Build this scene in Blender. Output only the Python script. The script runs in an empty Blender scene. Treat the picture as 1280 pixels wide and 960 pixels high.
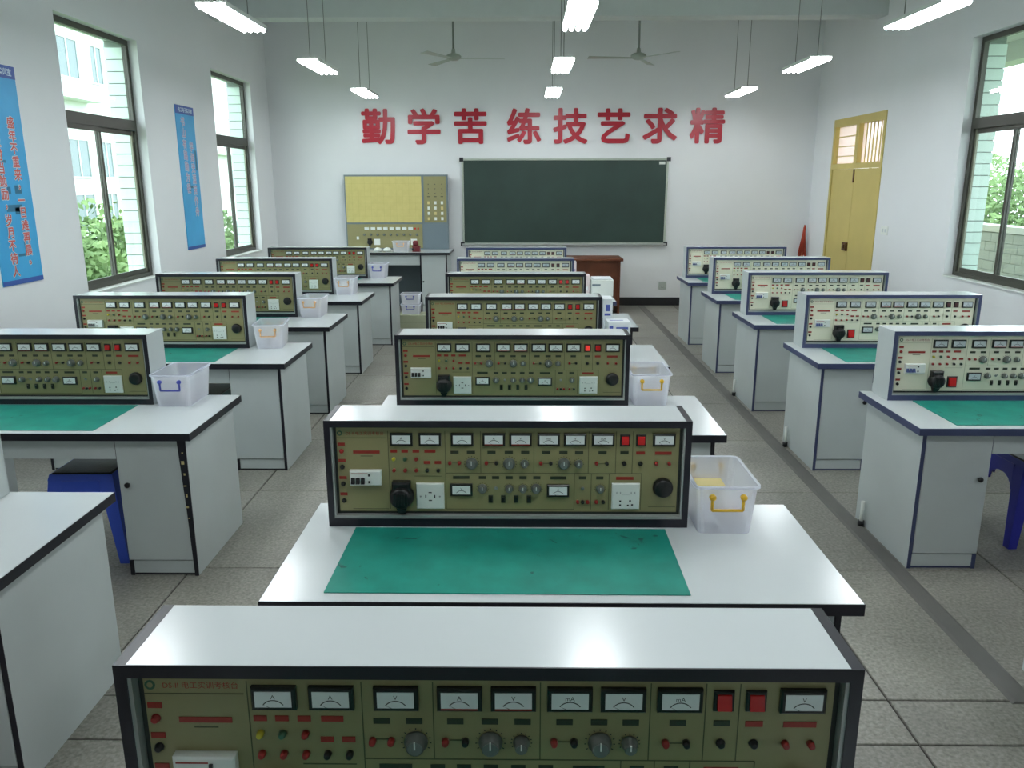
import bpy, math, random
from mathutils import Vector, Matrix
random.seed(7)
scene = bpy.context.scene
col = scene.collection

# ------------------------------------------------------------------ camera
F_PX, PITCH, YAW, ROLL, CAM_H = 1004.0, 0.2449, 0.0132, -0.0018, 1.8587
cam_d = bpy.data.cameras.new('camera'); cam = bpy.data.objects.new('camera', cam_d); col.objects.link(cam)
cam_d.sensor_fit = 'HORIZONTAL'; cam_d.sensor_width = 36.0; cam_d.lens = F_PX / 1280 * 36.0
cam_d.clip_start = 0.05; cam_d.clip_end = 300
_fy = Vector((-math.sin(YAW), math.cos(YAW), 0)); _rx = Vector((math.cos(YAW), math.sin(YAW), 0)); _up = Vector((0, 0, 1))
_fwd = _fy * math.cos(PITCH) - _up * math.sin(PITCH); _dn = -(_fy * math.sin(PITCH) + _up * math.cos(PITCH))
_r2 = _rx * math.cos(ROLL) - _dn * math.sin(ROLL); _d2 = _rx * math.sin(ROLL) + _dn * math.cos(ROLL)
m = Matrix.Identity(4)
for i in range(3):
    m[i][0] = _r2[i]; m[i][1] = -_d2[i]; m[i][2] = -_fwd[i]
m[2][3] = CAM_H
cam.matrix_world = m
scene.camera = cam

# ------------------------------------------------------------------ world, exposure
SKY = 3.3
LAMP = 15.0
w = bpy.data.worlds.new('overcast_sky'); scene.world = w; w.use_nodes = True
bg = w.node_tree.nodes['Background']; bg.inputs[0].default_value = (0.86, 0.93, 1.0, 1); bg.inputs[1].default_value = SKY
vs = scene.view_settings
vs.view_transform = 'Standard'; vs.look = 'None'; vs.exposure = 0.98; vs.gamma = 1.0; vs.use_curve_mapping = False
try:
    cy = scene.cycles
    cy.use_denoising = True; cy.max_bounces = 10; cy.diffuse_bounces = 5; cy.glossy_bounces = 4
    cy.transmission_bounces = 6; cy.transparent_max_bounces = 16; cy.sample_clamp_indirect = 6.0
    cy.caustics_reflective = False; cy.caustics_refractive = False
except Exception:
    pass

# ------------------------------------------------------------------ materials
MATS = {}
def lin(c):
    return tuple(((v / 255) / 12.92 if v / 255 <= 0.04045 else ((v / 255 + 0.055) / 1.055) ** 2.4) for v in c)
def mat(name, rgb, rough=0.5, metal=0.0, noise=0.0, nscale=8.0, bump=0.0, bscale=60.0, spec=0.5, emit=0.0, rgb2=None, alpha=None):
    if name in MATS: return MATS[name]
    M = bpy.data.materials.new(name); M.use_nodes = True; nt = M.node_tree; b = nt.nodes['Principled BSDF']
    c = lin(rgb); b.inputs['Base Color'].default_value = (*c, 1)
    b.inputs['Roughness'].default_value = rough; b.inputs['Metallic'].default_value = metal
    b.inputs['Specular IOR Level'].default_value = spec
    tc = None
    if noise or bump or rgb2:
        tc = nt.nodes.new('ShaderNodeTexCoord')
    if noise or rgb2:
        n = nt.nodes.new('ShaderNodeTexNoise'); n.inputs['Scale'].default_value = nscale; n.inputs['Detail'].default_value = 5
        nt.links.new(tc.outputs['Object'], n.inputs['Vector'])
        r = nt.nodes.new('ShaderNodeValToRGB')
        if rgb2:
            c1, c2 = c, lin(rgb2)
        else:
            c1 = tuple(v * (1 - noise) for v in c); c2 = tuple(min(1, v * (1 + noise)) for v in c)
        r.color_ramp.elements[0].color = (*c1, 1); r.color_ramp.elements[1].color = (*c2, 1)
        r.color_ramp.elements[0].position = 0.35; r.color_ramp.elements[1].position = 0.65
        nt.links.new(n.outputs['Fac'], r.inputs['Fac']); nt.links.new(r.outputs['Color'], b.inputs['Base Color'])
    if bump:
        n2 = nt.nodes.new('ShaderNodeTexNoise'); n2.inputs['Scale'].default_value = bscale
        bp = nt.nodes.new('ShaderNodeBump'); bp.inputs['Strength'].default_value = bump; bp.inputs['Distance'].default_value = 0.01
        nt.links.new(tc.outputs['Object'], n2.inputs['Vector']); nt.links.new(n2.outputs['Fac'], bp.inputs['Height'])
        nt.links.new(bp.outputs['Normal'], b.inputs['Normal'])
    if emit:
        b.inputs['Emission Color'].default_value = (*c, 1); b.inputs['Emission Strength'].default_value = emit
    MATS[name] = M
    return M

WALL = mat('wall_paint', (226, 228, 229), 0.75, noise=0.015, nscale=1.5, bump=0.05, bscale=40)
CEIL = mat('ceiling_paint', (208, 213, 211), 0.9, noise=0.015)
LAM = mat('white_laminate', (205, 211, 212), 0.2, noise=0.012, nscale=3)
LAMS = mat('side_laminate', (188, 195, 194), 0.45, noise=0.02, nscale=4)
BLACK = mat('black_edge_band', (24, 24, 34), 0.35)
BLUEB = mat('blue_edge_band', (62, 70, 104), 0.4)
OLIVE = mat('olive_panel', (142, 137, 95), 0.42, noise=0.03, nscale=5)
CREAM = mat('cream_panel', (230, 227, 204), 0.4, noise=0.02, nscale=5)
OLINE = mat('panel_line', (74, 76, 46), 0.5)
CLINE = mat('cream_line', (176, 176, 146), 0.5)
DARK = mat('dark_recess', (38, 44, 40), 0.5)
ALU = mat('aluminium_trim', (168, 172, 168), 0.35, metal=0.3)
BEZ = mat('meter_bezel', (22, 26, 22), 0.3)
DIAL = mat('meter_dial', (226, 232, 230), 0.3)
DIALG = mat('meter_dial_grey', (196, 204, 206), 0.3)
INK = mat('dark_ink', (30, 34, 32), 0.6)
REDL = mat('red_label', (150, 40, 26), 0.5)
GRNL = mat('dark_green_label', (44, 52, 34), 0.5)
TRED = mat('red_terminal', (146, 38, 32), 0.3)
TBLK = mat('black_terminal', (20, 22, 20), 0.3)
TYEL = mat('yellow_terminal', (190, 180, 50), 0.3)
TGRN = mat('green_terminal', (50, 90, 66), 0.3)
KNOB = mat('grey_knob', (94, 100, 93), 0.4)
KNOBT = mat('knob_top', (108, 114, 110), 0.35)
RSW = mat('red_rocker', (190, 22, 20), 0.25)
RSWD = mat('dark_red_rocker', (74, 26, 26), 0.3)
RSWL = mat('red_rocker_lit', (230, 60, 50), 0.25, emit=0.25)
WPL = mat('white_plastic', (226, 230, 224), 0.3)
BPL = mat('black_plastic', (16, 17, 18), 0.35, bump=0.1, bscale=80)
BLUES = mat('blue_breaker_lever', (50, 70, 120), 0.4)
GMAT = mat('green_rubber', (18, 140, 124), 0.5, rgb2=(14, 126, 112), nscale=9)
def scuffs(M):
    nt = M.node_tree; b = nt.nodes['Principled BSDF']; src = b.inputs['Base Color'].links[0].from_socket
    tc = nt.nodes.new('ShaderNodeTexCoord'); oi = nt.nodes.new('ShaderNodeObjectInfo'); va = nt.nodes.new('ShaderNodeVectorMath'); va.operation = 'ADD'
    mu = nt.nodes.new('ShaderNodeMath'); mu.operation = 'MULTIPLY'; mu.inputs[1].default_value = 40.0
    nt.links.new(oi.outputs['Random'], mu.inputs[0]); nt.links.new(tc.outputs['Object'], va.inputs[0]); nt.links.new(mu.outputs[0], va.inputs[1])
    n = nt.nodes.new('ShaderNodeTexNoise'); n.inputs['Scale'].default_value = 11; n.inputs['Detail'].default_value = 6; n.inputs['Distortion'].default_value = 1.5
    nt.links.new(va.outputs[0], n.inputs['Vector'])
    r = nt.nodes.new('ShaderNodeValToRGB'); r.color_ramp.elements[0].position = 0.66; r.color_ramp.elements[0].color = (0, 0, 0, 1); r.color_ramp.elements[1].position = 0.72; r.color_ramp.elements[1].color = (0.8, 0.8, 0.8, 1)
    nt.links.new(n.outputs['Fac'], r.inputs['Fac'])
    mx = nt.nodes.new('ShaderNodeMixRGB'); nt.links.new(r.outputs[0], mx.inputs[0]); nt.links.new(src, mx.inputs[1]); mx.inputs[2].default_value = (0.008, 0.045, 0.04, 1)
    nt.links.new(mx.outputs[0], b.inputs['Base Color'])
scuffs(GMAT)
STEEL = mat('steel', (150, 152, 150), 0.3, metal=0.8)
BOARDG = mat('chalkboard_green', (34, 54, 47), 0.45, rgb2=(40, 62, 54), nscale=2.5)
REDC = mat('red_lettering', (176, 26, 46), 0.35)
DOORM = mat('yellow_door_paint', (196, 178, 104), 0.5, noise=0.03, nscale=3)
FRAME = mat('bronze_window_frame', (74, 74, 66), 0.4, metal=0.2)
FRAMEL = mat('window_frame_light', (120, 122, 105), 0.4, metal=0.2)
SKIRT = mat('black_skirting', (26, 26, 28), 0.4)
POSTB = mat('poster_blue', (58, 158, 212), 0.45, rgb2=(66, 168, 220), nscale=4)
POSTD = mat('poster_dark_blue', (52, 84, 160), 0.45)
POSTR = mat('poster_red_print', (206, 92, 84), 0.5)
POSTW = mat('poster_white_print', (196, 216, 228), 0.5)
POSTP = mat('poster_pink_print', (176, 152, 186), 0.5)
POSTT = mat('poster_teal_drawing', (44, 110, 142), 0.5)
BROWN = mat('brown_wood', (112, 60, 32), 0.4, rgb2=(92, 46, 24), nscale=5)
BLUEP = mat('blue_stool_plastic', (58, 88, 200), 0.35)
BLUEP2 = mat('dark_blue_stool_plastic', (48, 52, 164), 0.35)
TEALP = mat('teal_stool_plastic', (20, 84, 84), 0.35)
YELH = mat('yellow_handle', (222, 176, 40), 0.35)
BLUH = mat('blue_handle', (66, 76, 168), 0.35)
PEAH = mat('orange_handle', (228, 178, 122), 0.4)
CARD = mat('tan_card', (206, 190, 132), 0.7)
CARTON = mat('beige_carton', (176, 180, 152), 0.7)
WCART = mat('white_carton', (222, 226, 228), 0.6)
PRINT = mat('blue_print', (74, 88, 170), 0.6)
BAGM = mat('component_bag', (118, 128, 150), 0.3, rgb2=(206, 210, 216), nscale=40)
BAGP = mat('pink_component_bag', (178, 152, 158), 0.3, rgb2=(222, 222, 220), nscale=40)
PINKB = mat('pink_box', (222, 206, 206), 0.6)
GREYP = mat('grey_board_panel', (110, 124, 132), 0.5)
YELB = mat('yellow_grid_board', (202, 190, 120), 0.55, rgb2=(196, 184, 114), nscale=12)
YLINE = mat('grid_line', (170, 160, 84), 0.6)
TRUNK = mat('cable_cover_rubber', (98, 96, 92), 0.6, noise=0.08, nscale=5)
FANM = mat('fan_enamel', (170, 178, 166), 0.4)
FIX = mat('lamp_housing_white', (216, 220, 216), 0.4)
WIRE = mat('lamp_rod_grey', (128, 133, 128), 0.5)
BARK = mat('bark', (90, 76, 60), 0.9)
LEAF = mat('foliage', (86, 114, 66), 0.7, rgb2=(122, 150, 94), nscale=1.5)
BWALL = mat('far_facade_white', (206, 211, 208), 0.8)
BGLASS = mat('far_window_glass', (84, 104, 108), 0.15)
GROUND = mat('ground_grass', (110, 130, 84), 0.9, noise=0.1, nscale=0.6)
TILE = mat('pale_green_tile', (196, 216, 206), 0.3, noise=0.05, nscale=3)
TILEW = mat('white_parapet_tile', (150, 158, 150), 0.4, noise=0.06, nscale=3)
GROUT = mat('tile_grout', (120, 132, 124), 0.8)
CONC = mat('corridor_concrete', (170, 178, 170), 0.8, noise=0.04)
MOPR = mat('red_mop_cloth', (168, 62, 40), 0.8, noise=0.1, nscale=30)
WOOD = mat('pale_wood', (170, 120, 80), 0.6)
BRASS = mat('dark_brass', (96, 66, 36), 0.4, metal=0.4)
FROST = mat('frosted_pink_pane', (214, 196, 190), 0.3)

def terrazzo():
    M = bpy.data.materials.new('terrazzo'); M.use_nodes = True; nt = M.node_tree; b = nt.nodes['Principled BSDF']
    g = nt.nodes.new('ShaderNodeNewGeometry'); oi = nt.nodes.new('ShaderNodeObjectInfo')
    n = nt.nodes.new('ShaderNodeTexNoise'); n.inputs['Scale'].default_value = 70; n.inputs['Detail'].default_value = 3
    n2 = nt.nodes.new('ShaderNodeTexNoise'); n2.inputs['Scale'].default_value = 2.2; n2.inputs['Detail'].default_value = 4
    v = nt.nodes.new('ShaderNodeTexVoronoi'); v.inputs['Scale'].default_value = 85
    for k in (n, n2, v): nt.links.new(g.outputs['Position'], k.inputs['Vector'])
    r = nt.nodes.new('ShaderNodeValToRGB'); e = r.color_ramp.elements
    e[0].position = 0.3; e[0].color = (*lin((112, 110, 103)), 1); e[1].position = 0.7; e[1].color = (*lin((148, 145, 137)), 1)
    nt.links.new(n.outputs['Fac'], r.inputs['Fac'])
    r2 = nt.nodes.new('ShaderNodeValToRGB'); e = r2.color_ramp.elements
    e[0].position = 0.0; e[0].color = (0.84, 0.84, 0.83, 1); e[1].position = 0.5; e[1].color = (1.07, 1.07, 1.06, 1)
    nt.links.new(v.outputs['Color'], r2.inputs['Fac'])
    r3 = nt.nodes.new('ShaderNodeValToRGB'); e = r3.color_ramp.elements
    e[0].position = 0.3; e[0].color = (0.86, 0.86, 0.86, 1); e[1].position = 0.7; e[1].color = (1.1, 1.1, 1.08, 1)
    nt.links.new(n2.outputs['Fac'], r3.inputs['Fac'])
    m1 = nt.nodes.new('ShaderNodeMixRGB'); m1.blend_type = 'MULTIPLY'; m1.inputs[0].default_value = 1
    m2 = nt.nodes.new('ShaderNodeMixRGB'); m2.blend_type = 'MULTIPLY'; m2.inputs[0].default_value = 1
    nt.links.new(r.outputs[0], m1.inputs[1]); nt.links.new(r2.outputs[0], m1.inputs[2])
    nt.links.new(m1.outputs[0], m2.inputs[1]); nt.links.new(r3.outputs[0], m2.inputs[2])
    mr = nt.nodes.new('ShaderNodeMapRange'); mr.inputs[3].default_value = 0.93; mr.inputs[4].default_value = 1.05
    nt.links.new(oi.outputs['Random'], mr.inputs[0])
    m3 = nt.nodes.new('ShaderNodeMixRGB'); m3.blend_type = 'MULTIPLY'; m3.inputs[0].default_value = 1
    nt.links.new(m2.outputs[0], m3.inputs[1]); nt.links.new(mr.outputs[0], m3.inputs[2])
    nt.links.new(m3.outputs[0], b.inputs['Base Color'])
    b.inputs['Roughness'].default_value = 0.42
    return M
TERR = terrazzo()
JOINT = mat('joint_dark', (62, 58, 54), 0.9)

def glass(name, tint=(0.93, 0.98, 0.96), refl=1.0):
    M = bpy.data.materials.new(name); M.use_nodes = True; nt = M.node_tree; nt.nodes.clear()
    o = nt.nodes.new('ShaderNodeOutputMaterial'); t = nt.nodes.new('ShaderNodeBsdfTransparent'); t.inputs[0].default_value = (*tint, 1)
    gl = nt.nodes.new('ShaderNodeBsdfGlossy'); gl.inputs['Roughness'].default_value = 0.02
    lw = nt.nodes.new('ShaderNodeLayerWeight'); pw = nt.nodes.new('ShaderNodeMath'); pw.operation = 'POWER'; pw.inputs[1].default_value = 5.0
    nt.links.new(lw.outputs['Facing'], pw.inputs[0])
    fr = nt.nodes.new('ShaderNodeMath'); fr.operation = 'MULTIPLY_ADD'; fr.inputs[1].default_value = 0.5; fr.inputs[2].default_value = 0.03
    nt.links.new(pw.outputs[0], fr.inputs[0])
    mx = nt.nodes.new('ShaderNodeMixShader')
    nt.links.new(fr.outputs[0], mx.inputs[0]); nt.links.new(t.outputs[0], mx.inputs[1]); nt.links.new(gl.outputs[0], mx.inputs[2])
    nt.links.new(mx.outputs[0], o.inputs[0])
    return M
GLASS = glass('window_glass')
def cloudy(name, rgb, transp):
    M = bpy.data.materials.new(name); M.use_nodes = True; nt = M.node_tree; b = nt.nodes['Principled BSDF']; o = nt.nodes['Material Output']
    b.inputs['Base Color'].default_value = (*lin(rgb), 1); b.inputs['Roughness'].default_value = 0.25
    tl = nt.nodes.new('ShaderNodeBsdfTranslucent'); tl.inputs[0].default_value = (*lin(rgb), 1)
    t = nt.nodes.new('ShaderNodeBsdfTransparent'); t.inputs[0].default_value = (0.97, 0.97, 1, 1)
    m0 = nt.nodes.new('ShaderNodeMixShader'); m0.inputs[0].default_value = 0.65
    nt.links.new(b.outputs[0], m0.inputs[1]); nt.links.new(tl.outputs[0], m0.inputs[2])
    mx = nt.nodes.new('ShaderNodeMixShader'); mx.inputs[0].default_value = transp
    nt.links.new(m0.outputs[0], mx.inputs[1]); nt.links.new(t.outputs[0], mx.inputs[2]); nt.links.new(mx.outputs[0], o.inputs[0])
    return M
CLEARP = cloudy('clear_cloudy_plastic', (244, 245, 247), 0.52)
RIMP = cloudy('clear_plastic_rim', (236, 238, 244), 0.15)
DPANE = cloudy('frosted_door_pane', (240, 222, 216), 0.3)
TUBE = bpy.data.materials.new('lit_tube'); TUBE.use_nodes = True
_b = TUBE.node_tree.nodes['Principled BSDF']; _b.inputs['Base Color'].default_value = (0.9, 0.9, 0.9, 1)
_b.inputs['Emission Color'].default_value = (0.92, 0.965, 1.0, 1); _b.inputs['Emission Strength'].default_value = LAMP

# ------------------------------------------------------------------ mesh helpers
class MB:
    def __init__(s): s.v = []; s.f = []; s.mi = []; s.mats = []; s.sm = []
    def _m(s, mt):
        if mt not in s.mats: s.mats.append(mt)
        return s.mats.index(mt)
    def add(s, vs_, fs, mt, smooth=False):
        o = len(s.v); s.v += [tuple(p) for p in vs_]; k = s._m(mt)
        for f in fs: s.f.append(tuple(i + o for i in f)); s.mi.append(k); s.sm.append(smooth)
        return s
    def box(s, x0, x1, y0, y1, z0, z1, mt):
        return s.add([(x0, y0, z0), (x1, y0, z0), (x1, y1, z0), (x0, y1, z0), (x0, y0, z1), (x1, y0, z1), (x1, y1, z1), (x0, y1, z1)],
                     [(0, 3, 2, 1), (4, 5, 6, 7), (0, 1, 5, 4), (1, 2, 6, 5), (2, 3, 7, 6), (3, 0, 4, 7)], mt)
    def bbox(s, x0, x1, y0, y1, z0, z1, mt, c=0.003):
        # box with chamfered vertical-face edges on the -y side and the top
        A = [(x0, y1, z0), (x1, y1, z0), (x1, y1, z1), (x0, y1, z1)]
        B = [(x0, y0 + c, z0), (x1, y0 + c, z0), (x1, y0 + c, z1), (x0, y0 + c, z1)]
        C = [(x0 + c, y0, z0 + c), (x1 - c, y0, z0 + c), (x1 - c, y0, z1 - c), (x0 + c, y0, z1 - c)]
        fs = [(3, 2, 1, 0)]
        for i in range(4):
            j = (i + 1) % 4
            fs.append((i, j, 4 + j, 4 + i)); fs.append((4 + i, 4 + j, 8 + j, 8 + i))
        fs.append((8, 9, 10, 11))
        return s.add(A + B + C, fs, mt)
    def frustum(s, x0, x1, y0, y1, z0, X0, X1, Y0, Y1, z1, mt):
        return s.add([(x0, y0, z0), (x1, y0, z0), (x1, y1, z0), (x0, y1, z0), (X0, Y0, z1), (X1, Y0, z1), (X1, Y1, z1), (X0, Y1, z1)],
                     [(0, 3, 2, 1), (4, 5, 6, 7), (0, 1, 5, 4), (1, 2, 6, 5), (2, 3, 7, 6), (3, 0, 4, 7)], mt)
    def rod(s, p, q, r, mt, n=8, r2=None, smooth=True):
        p = Vector(p); q = Vector(q); d = (q - p).normalized()
        a = d.orthogonal().normalized(); b = d.cross(a); r2 = r if r2 is None else r2
        vs_ = [p + (a * math.cos(2 * math.pi * i / n) + b * math.sin(2 * math.pi * i / n)) * r for i in range(n)]
        vs_ += [q + (a * math.cos(2 * math.pi * i / n) + b * math.sin(2 * math.pi * i / n)) * r2 for i in range(n)]
        o = len(s.v)
        s.add(vs_, [(i, (i + 1) % n, n + (i + 1) % n, n + i) for i in range(n)], mt, smooth)
        k = s._m(mt)
        s.f.append(tuple(o + i for i in range(n - 1, -1, -1))); s.mi.append(k); s.sm.append(False)
        s.f.append(tuple(o + n + i for i in range(n))); s.mi.append(k); s.sm.append(False)
        return s
    def lathe(s, prof, mt, n=16, c=(0, 0, 0), axis='z', smooth=True):
        # prof: list of (r, h) along axis
        vs_ = []
        for r, h in prof:
            for i in range(n):
                a = 2 * math.pi * i / n
                x, y = r * math.cos(a), r * math.sin(a)
                vs_.append((c[0] + x, c[1] + y, c[2] + h) if axis == 'z' else (c[0] + x, c[1] - h, c[2] + y))
        fs = []
        for k in range(len(prof) - 1):
            for i in range(n):
                j = (i + 1) % n
                q = (k * n + i, k * n + j, (k + 1) * n + j, (k + 1) * n + i)
                fs.append(q)
        s.add(vs_, fs, mt, smooth)
        o = len(s.v) - len(vs_); kk = s._m(mt)
        for idx, rev in ((0, True), (len(prof) - 1, False)):
            if prof[idx][0] > 1e-6:
                ring = [o + idx * n + i for i in range(n)]
                s.f.append(tuple(reversed(ring)) if rev else tuple(ring)); s.mi.append(kk); s.sm.append(False)
        return s
    def poly(s, pts, y0, y1, mt):
        # outline in x,z extruded along y
        n = len(pts)
        vs_ = [(x, y0, z) for x, z in pts] + [(x, y1, z) for x, z in pts]
        fs = [tuple(range(n)), tuple(range(2 * n - 1, n - 1, -1))] + [((i + 1) % n, i, n + i, n + (i + 1) % n) for i in range(n)]
        return s.add(vs_, fs, mt)
    def mesh(s, name):
        me = bpy.data.meshes.new(name); me.from_pydata(s.v, [], s.f); me.update()
        for mt in s.mats: me.materials.append(mt)
        me.polygons.foreach_set('material_index', s.mi); me.polygons.foreach_set('use_smooth', s.sm)
        me.update(); return me

def tag(o, label=None, cat=None, group=None, kind=None):
    if label: o['label'] = label
    if cat: o['category'] = cat
    if group: o['group'] = group
    if kind: o['kind'] = kind
    return o
def obj(name, data, parent=None, loc=(0, 0, 0), rot=(0, 0, 0), label=None, kind=None):
    if isinstance(data, MB): data = data.mesh(name)
    o = bpy.data.objects.new(name, data); col.objects.link(o)
    o.location = loc; o.rotation_euler = rot
    if parent: o.parent = parent
    if label: o['label'] = label
    if kind: o['kind'] = kind
    return o
def empty(name, loc=(0, 0, 0), rotz=0, label=None, cat=None, group=None):
    o = bpy.data.objects.new(name, None); col.objects.link(o); o.empty_display_size = 0.1
    o.location = loc; o.rotation_euler = (0, 0, rotz)
    return tag(o, label, cat, group)
def structure(name, data, parent=None, loc=(0, 0, 0)):
    o = obj(name, data, parent, loc); o['kind'] = 'structure'; return o
class Proto:
    """A thing described once; place() links a new empty with copies of the parts sharing their meshes."""
    def __init__(s): s.p = []
    def add(s, name, data, loc=(0, 0, 0), parent=None, rot=(0, 0, 0), label=None, kind=None):
        if isinstance(data, MB): data = data.mesh(name)
        s.p.append((name, data, loc, parent, rot, label, kind)); return len(s.p) - 1
    def place(s, name, loc, rotz=0, label=None, cat=None, group=None):
        r = empty(name, loc, rotz, label, cat, group); made = []
        for n, d, l, pa, ro, la, ki in s.p:
            made.append(obj(n, d, r if pa is None else made[pa], l, ro, la, ki))
        return r

def text_mesh(s, size, mt, bold=0.0, depth=0.0, name='lettering', heavy=0.0):
    """Lettering as a mesh in the x,y plane, centred on its own bounding box."""
    cu = bpy.data.curves.new(name, 'FONT'); cu.body = s; cu.size = size; cu.offset = bold; cu.extrude = depth; cu.resolution_u = 3
    t = bpy.data.objects.new(name, cu); col.objects.link(t)
    me = bpy.data.meshes.new_from_object(t)
    bpy.data.objects.remove(t); bpy.data.curves.remove(cu)
    if heavy and len(me.vertices):
        V = [v.co.copy() for v in me.vertices]; Fc = [tuple(p.vertices) for p in me.polygons]; nv = len(V); vs_ = []; fs = []
        for k in range(8):
            a_ = k * math.pi / 4; d_ = Vector((heavy * math.cos(a_), heavy * math.sin(a_), 0))
            d_.z = k * 0.00025
            fs += [tuple(i + len(vs_) for i in f) for f in Fc]; vs_ += [v + d_ for v in V]
        bpy.data.meshes.remove(me); me = bpy.data.meshes.new(name); me.from_pydata(vs_, [], fs); me.update()
    if len(me.vertices):
        xs = [v.co.x for v in me.vertices]; ys = [v.co.y for v in me.vertices]
        dx, dy = (min(xs) + max(xs)) / 2, (min(ys) + max(ys)) / 2
        for v in me.vertices: v.co.x -= dx; v.co.y -= dy
    me.materials.clear(); me.materials.append(mt)
    return me
def mb_text(mb, s, size, mt, cx, y, cz):
    """Print lettering s onto a mesh under construction, in the plane facing -y."""
    me = text_mesh(s, size, mt)
    mb.add([(cx + v.co.x, y, cz + v.co.y) for v in me.vertices], [tuple(p.vertices) for p in me.polygons], mt)
    bpy.data.meshes.remove(me)

# ------------------------------------------------------------------ the room
XL, XR, YB, YF = -3.785, 4.357, 12.54, -1.6
ZC = 4.3
WT = 0.32
SILL, TRANS, HEAD = 0.92, 2.43, 3.22
WIN_L = [(3.58, 5.03), (6.95, 8.40), (10.32, 11.77)]
WIN_R = [(3.58, 5.03), (6.95, 8.40)]
DOOR = (10.14, 11.79, 2.70)

# floor: a bed with terrazzo slabs on it
fl = structure('floor', MB().box(XL - WT, XR + WT, YF - 0.3, YB + 0.3, -0.20, -0.006, JOINT))
xs = [XL]; x = 0.355 - 5
while x < XR:
    if x > XL + 0.05: xs.append(x)
    x += 1.0
xs.append(XR)
ys = [2.375, 2.62]
y = 2.62 + 1.03
while y < YB - 0.2: ys.append(y); y += 1.03
ys.append(YB); y = 2.375 - 1.03
while y > YF + 0.2: ys.insert(0, y); y -= 1.03
ys.insert(0, YF)
_slab = {}
G = 0.0035
for i in range(len(xs) - 1):
    for j in range(len(ys) - 1):
        dx, dy = xs[i + 1] - xs[i], ys[j + 1] - ys[j]
        key = (round(dx, 3), round(dy, 3))
        if key not in _slab:
            a, b, c = dx / 2 - G, dy / 2 - G, 0.003
            mb = MB()
            mb.add([(-a, -b, -0.02), (a, -b, -0.02), (a, b, -0.02), (-a, b, -0.02), (-a, -b, -c), (a, -b, -c), (a, b, -c), (-a, b, -c),
                    (-a + c, -b + c, 0), (a - c, -b + c, 0), (a - c, b - c, 0), (-a + c, b - c, 0)],
                   [(0, 1, 5, 4), (1, 2, 6, 5), (2, 3, 7, 6), (3, 0, 4, 7), (4, 5, 9, 8), (5, 6, 10, 9), (6, 7, 11, 10), (7, 4, 8, 11), (8, 9, 10, 11)], TERR)
            _slab[key] = mb.mesh('slab')
        obj('slab', _slab[key], fl, ((xs[i] + xs[i + 1]) / 2, (ys[j] + ys[j + 1]) / 2, 0))

structure('ceiling', MB().box(XL - WT, XR + WT, YF - 0.3, YB + 0.3, ZC, ZC + 0.15, CEIL))
for n, yb in enumerate((10.42, 7.05, 3.68, 0.31)):
    structure('trim_%d' % (n + 1), MB().box(XL, XR, yb, yb + 0.28, 3.80, ZC, CEIL))

def side_wall(name, x0, x1, openings):
    mb = MB(); prev = YF - 0.3
    for (a, b, z0, z1) in openings:
        mb.box(x0, x1, prev, a, 0, ZC, WALL)
        if z0 > 0: mb.box(x0, x1, a, b, 0, z0, WALL)
        mb.box(x0, x1, a, b, z1, ZC, WALL); prev = b
    mb.box(x0, x1, prev, YB + 0.3, 0, ZC, WALL)
    return structure(name, mb)
wl = side_wall('wall_left', XL - WT, XL, [(a, b, SILL, HEAD) for a, b in WIN_L])
wr = side_wall('wall_right', XR, XR + WT, [(a, b, SILL, HEAD) for a, b in WIN_R] + [(DOOR[0], DOOR[1], 0, DOOR[2])])
structure('wall_back', MB().box(XL, XR, YB, YB + 0.25, 0, ZC, WALL))
structure('wall_rear', MB().box(XL, XR, YF - 0.25, YF, 0, ZC, WALL))
structure('baseboard_back', MB().bbox(XL + 0.02, XR - 0.02, YB - 0.018, YB, 0.0, 0.125, SKIRT))
structure('baseboard_left', MB().box(XL, XL + 0.018, YF, YB - 0.02, 0.0, 0.125, SKIRT))
_b = MB(); _b.box(XR - 0.018, XR, YF, DOOR[0] - 0.02, 0, 0.125, SKIRT); _b.box(XR - 0.018, XR, DOOR[1] + 0.02, YB - 0.02, 0, 0.125, SKIRT)
structure('baseboard_right', _b)

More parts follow.
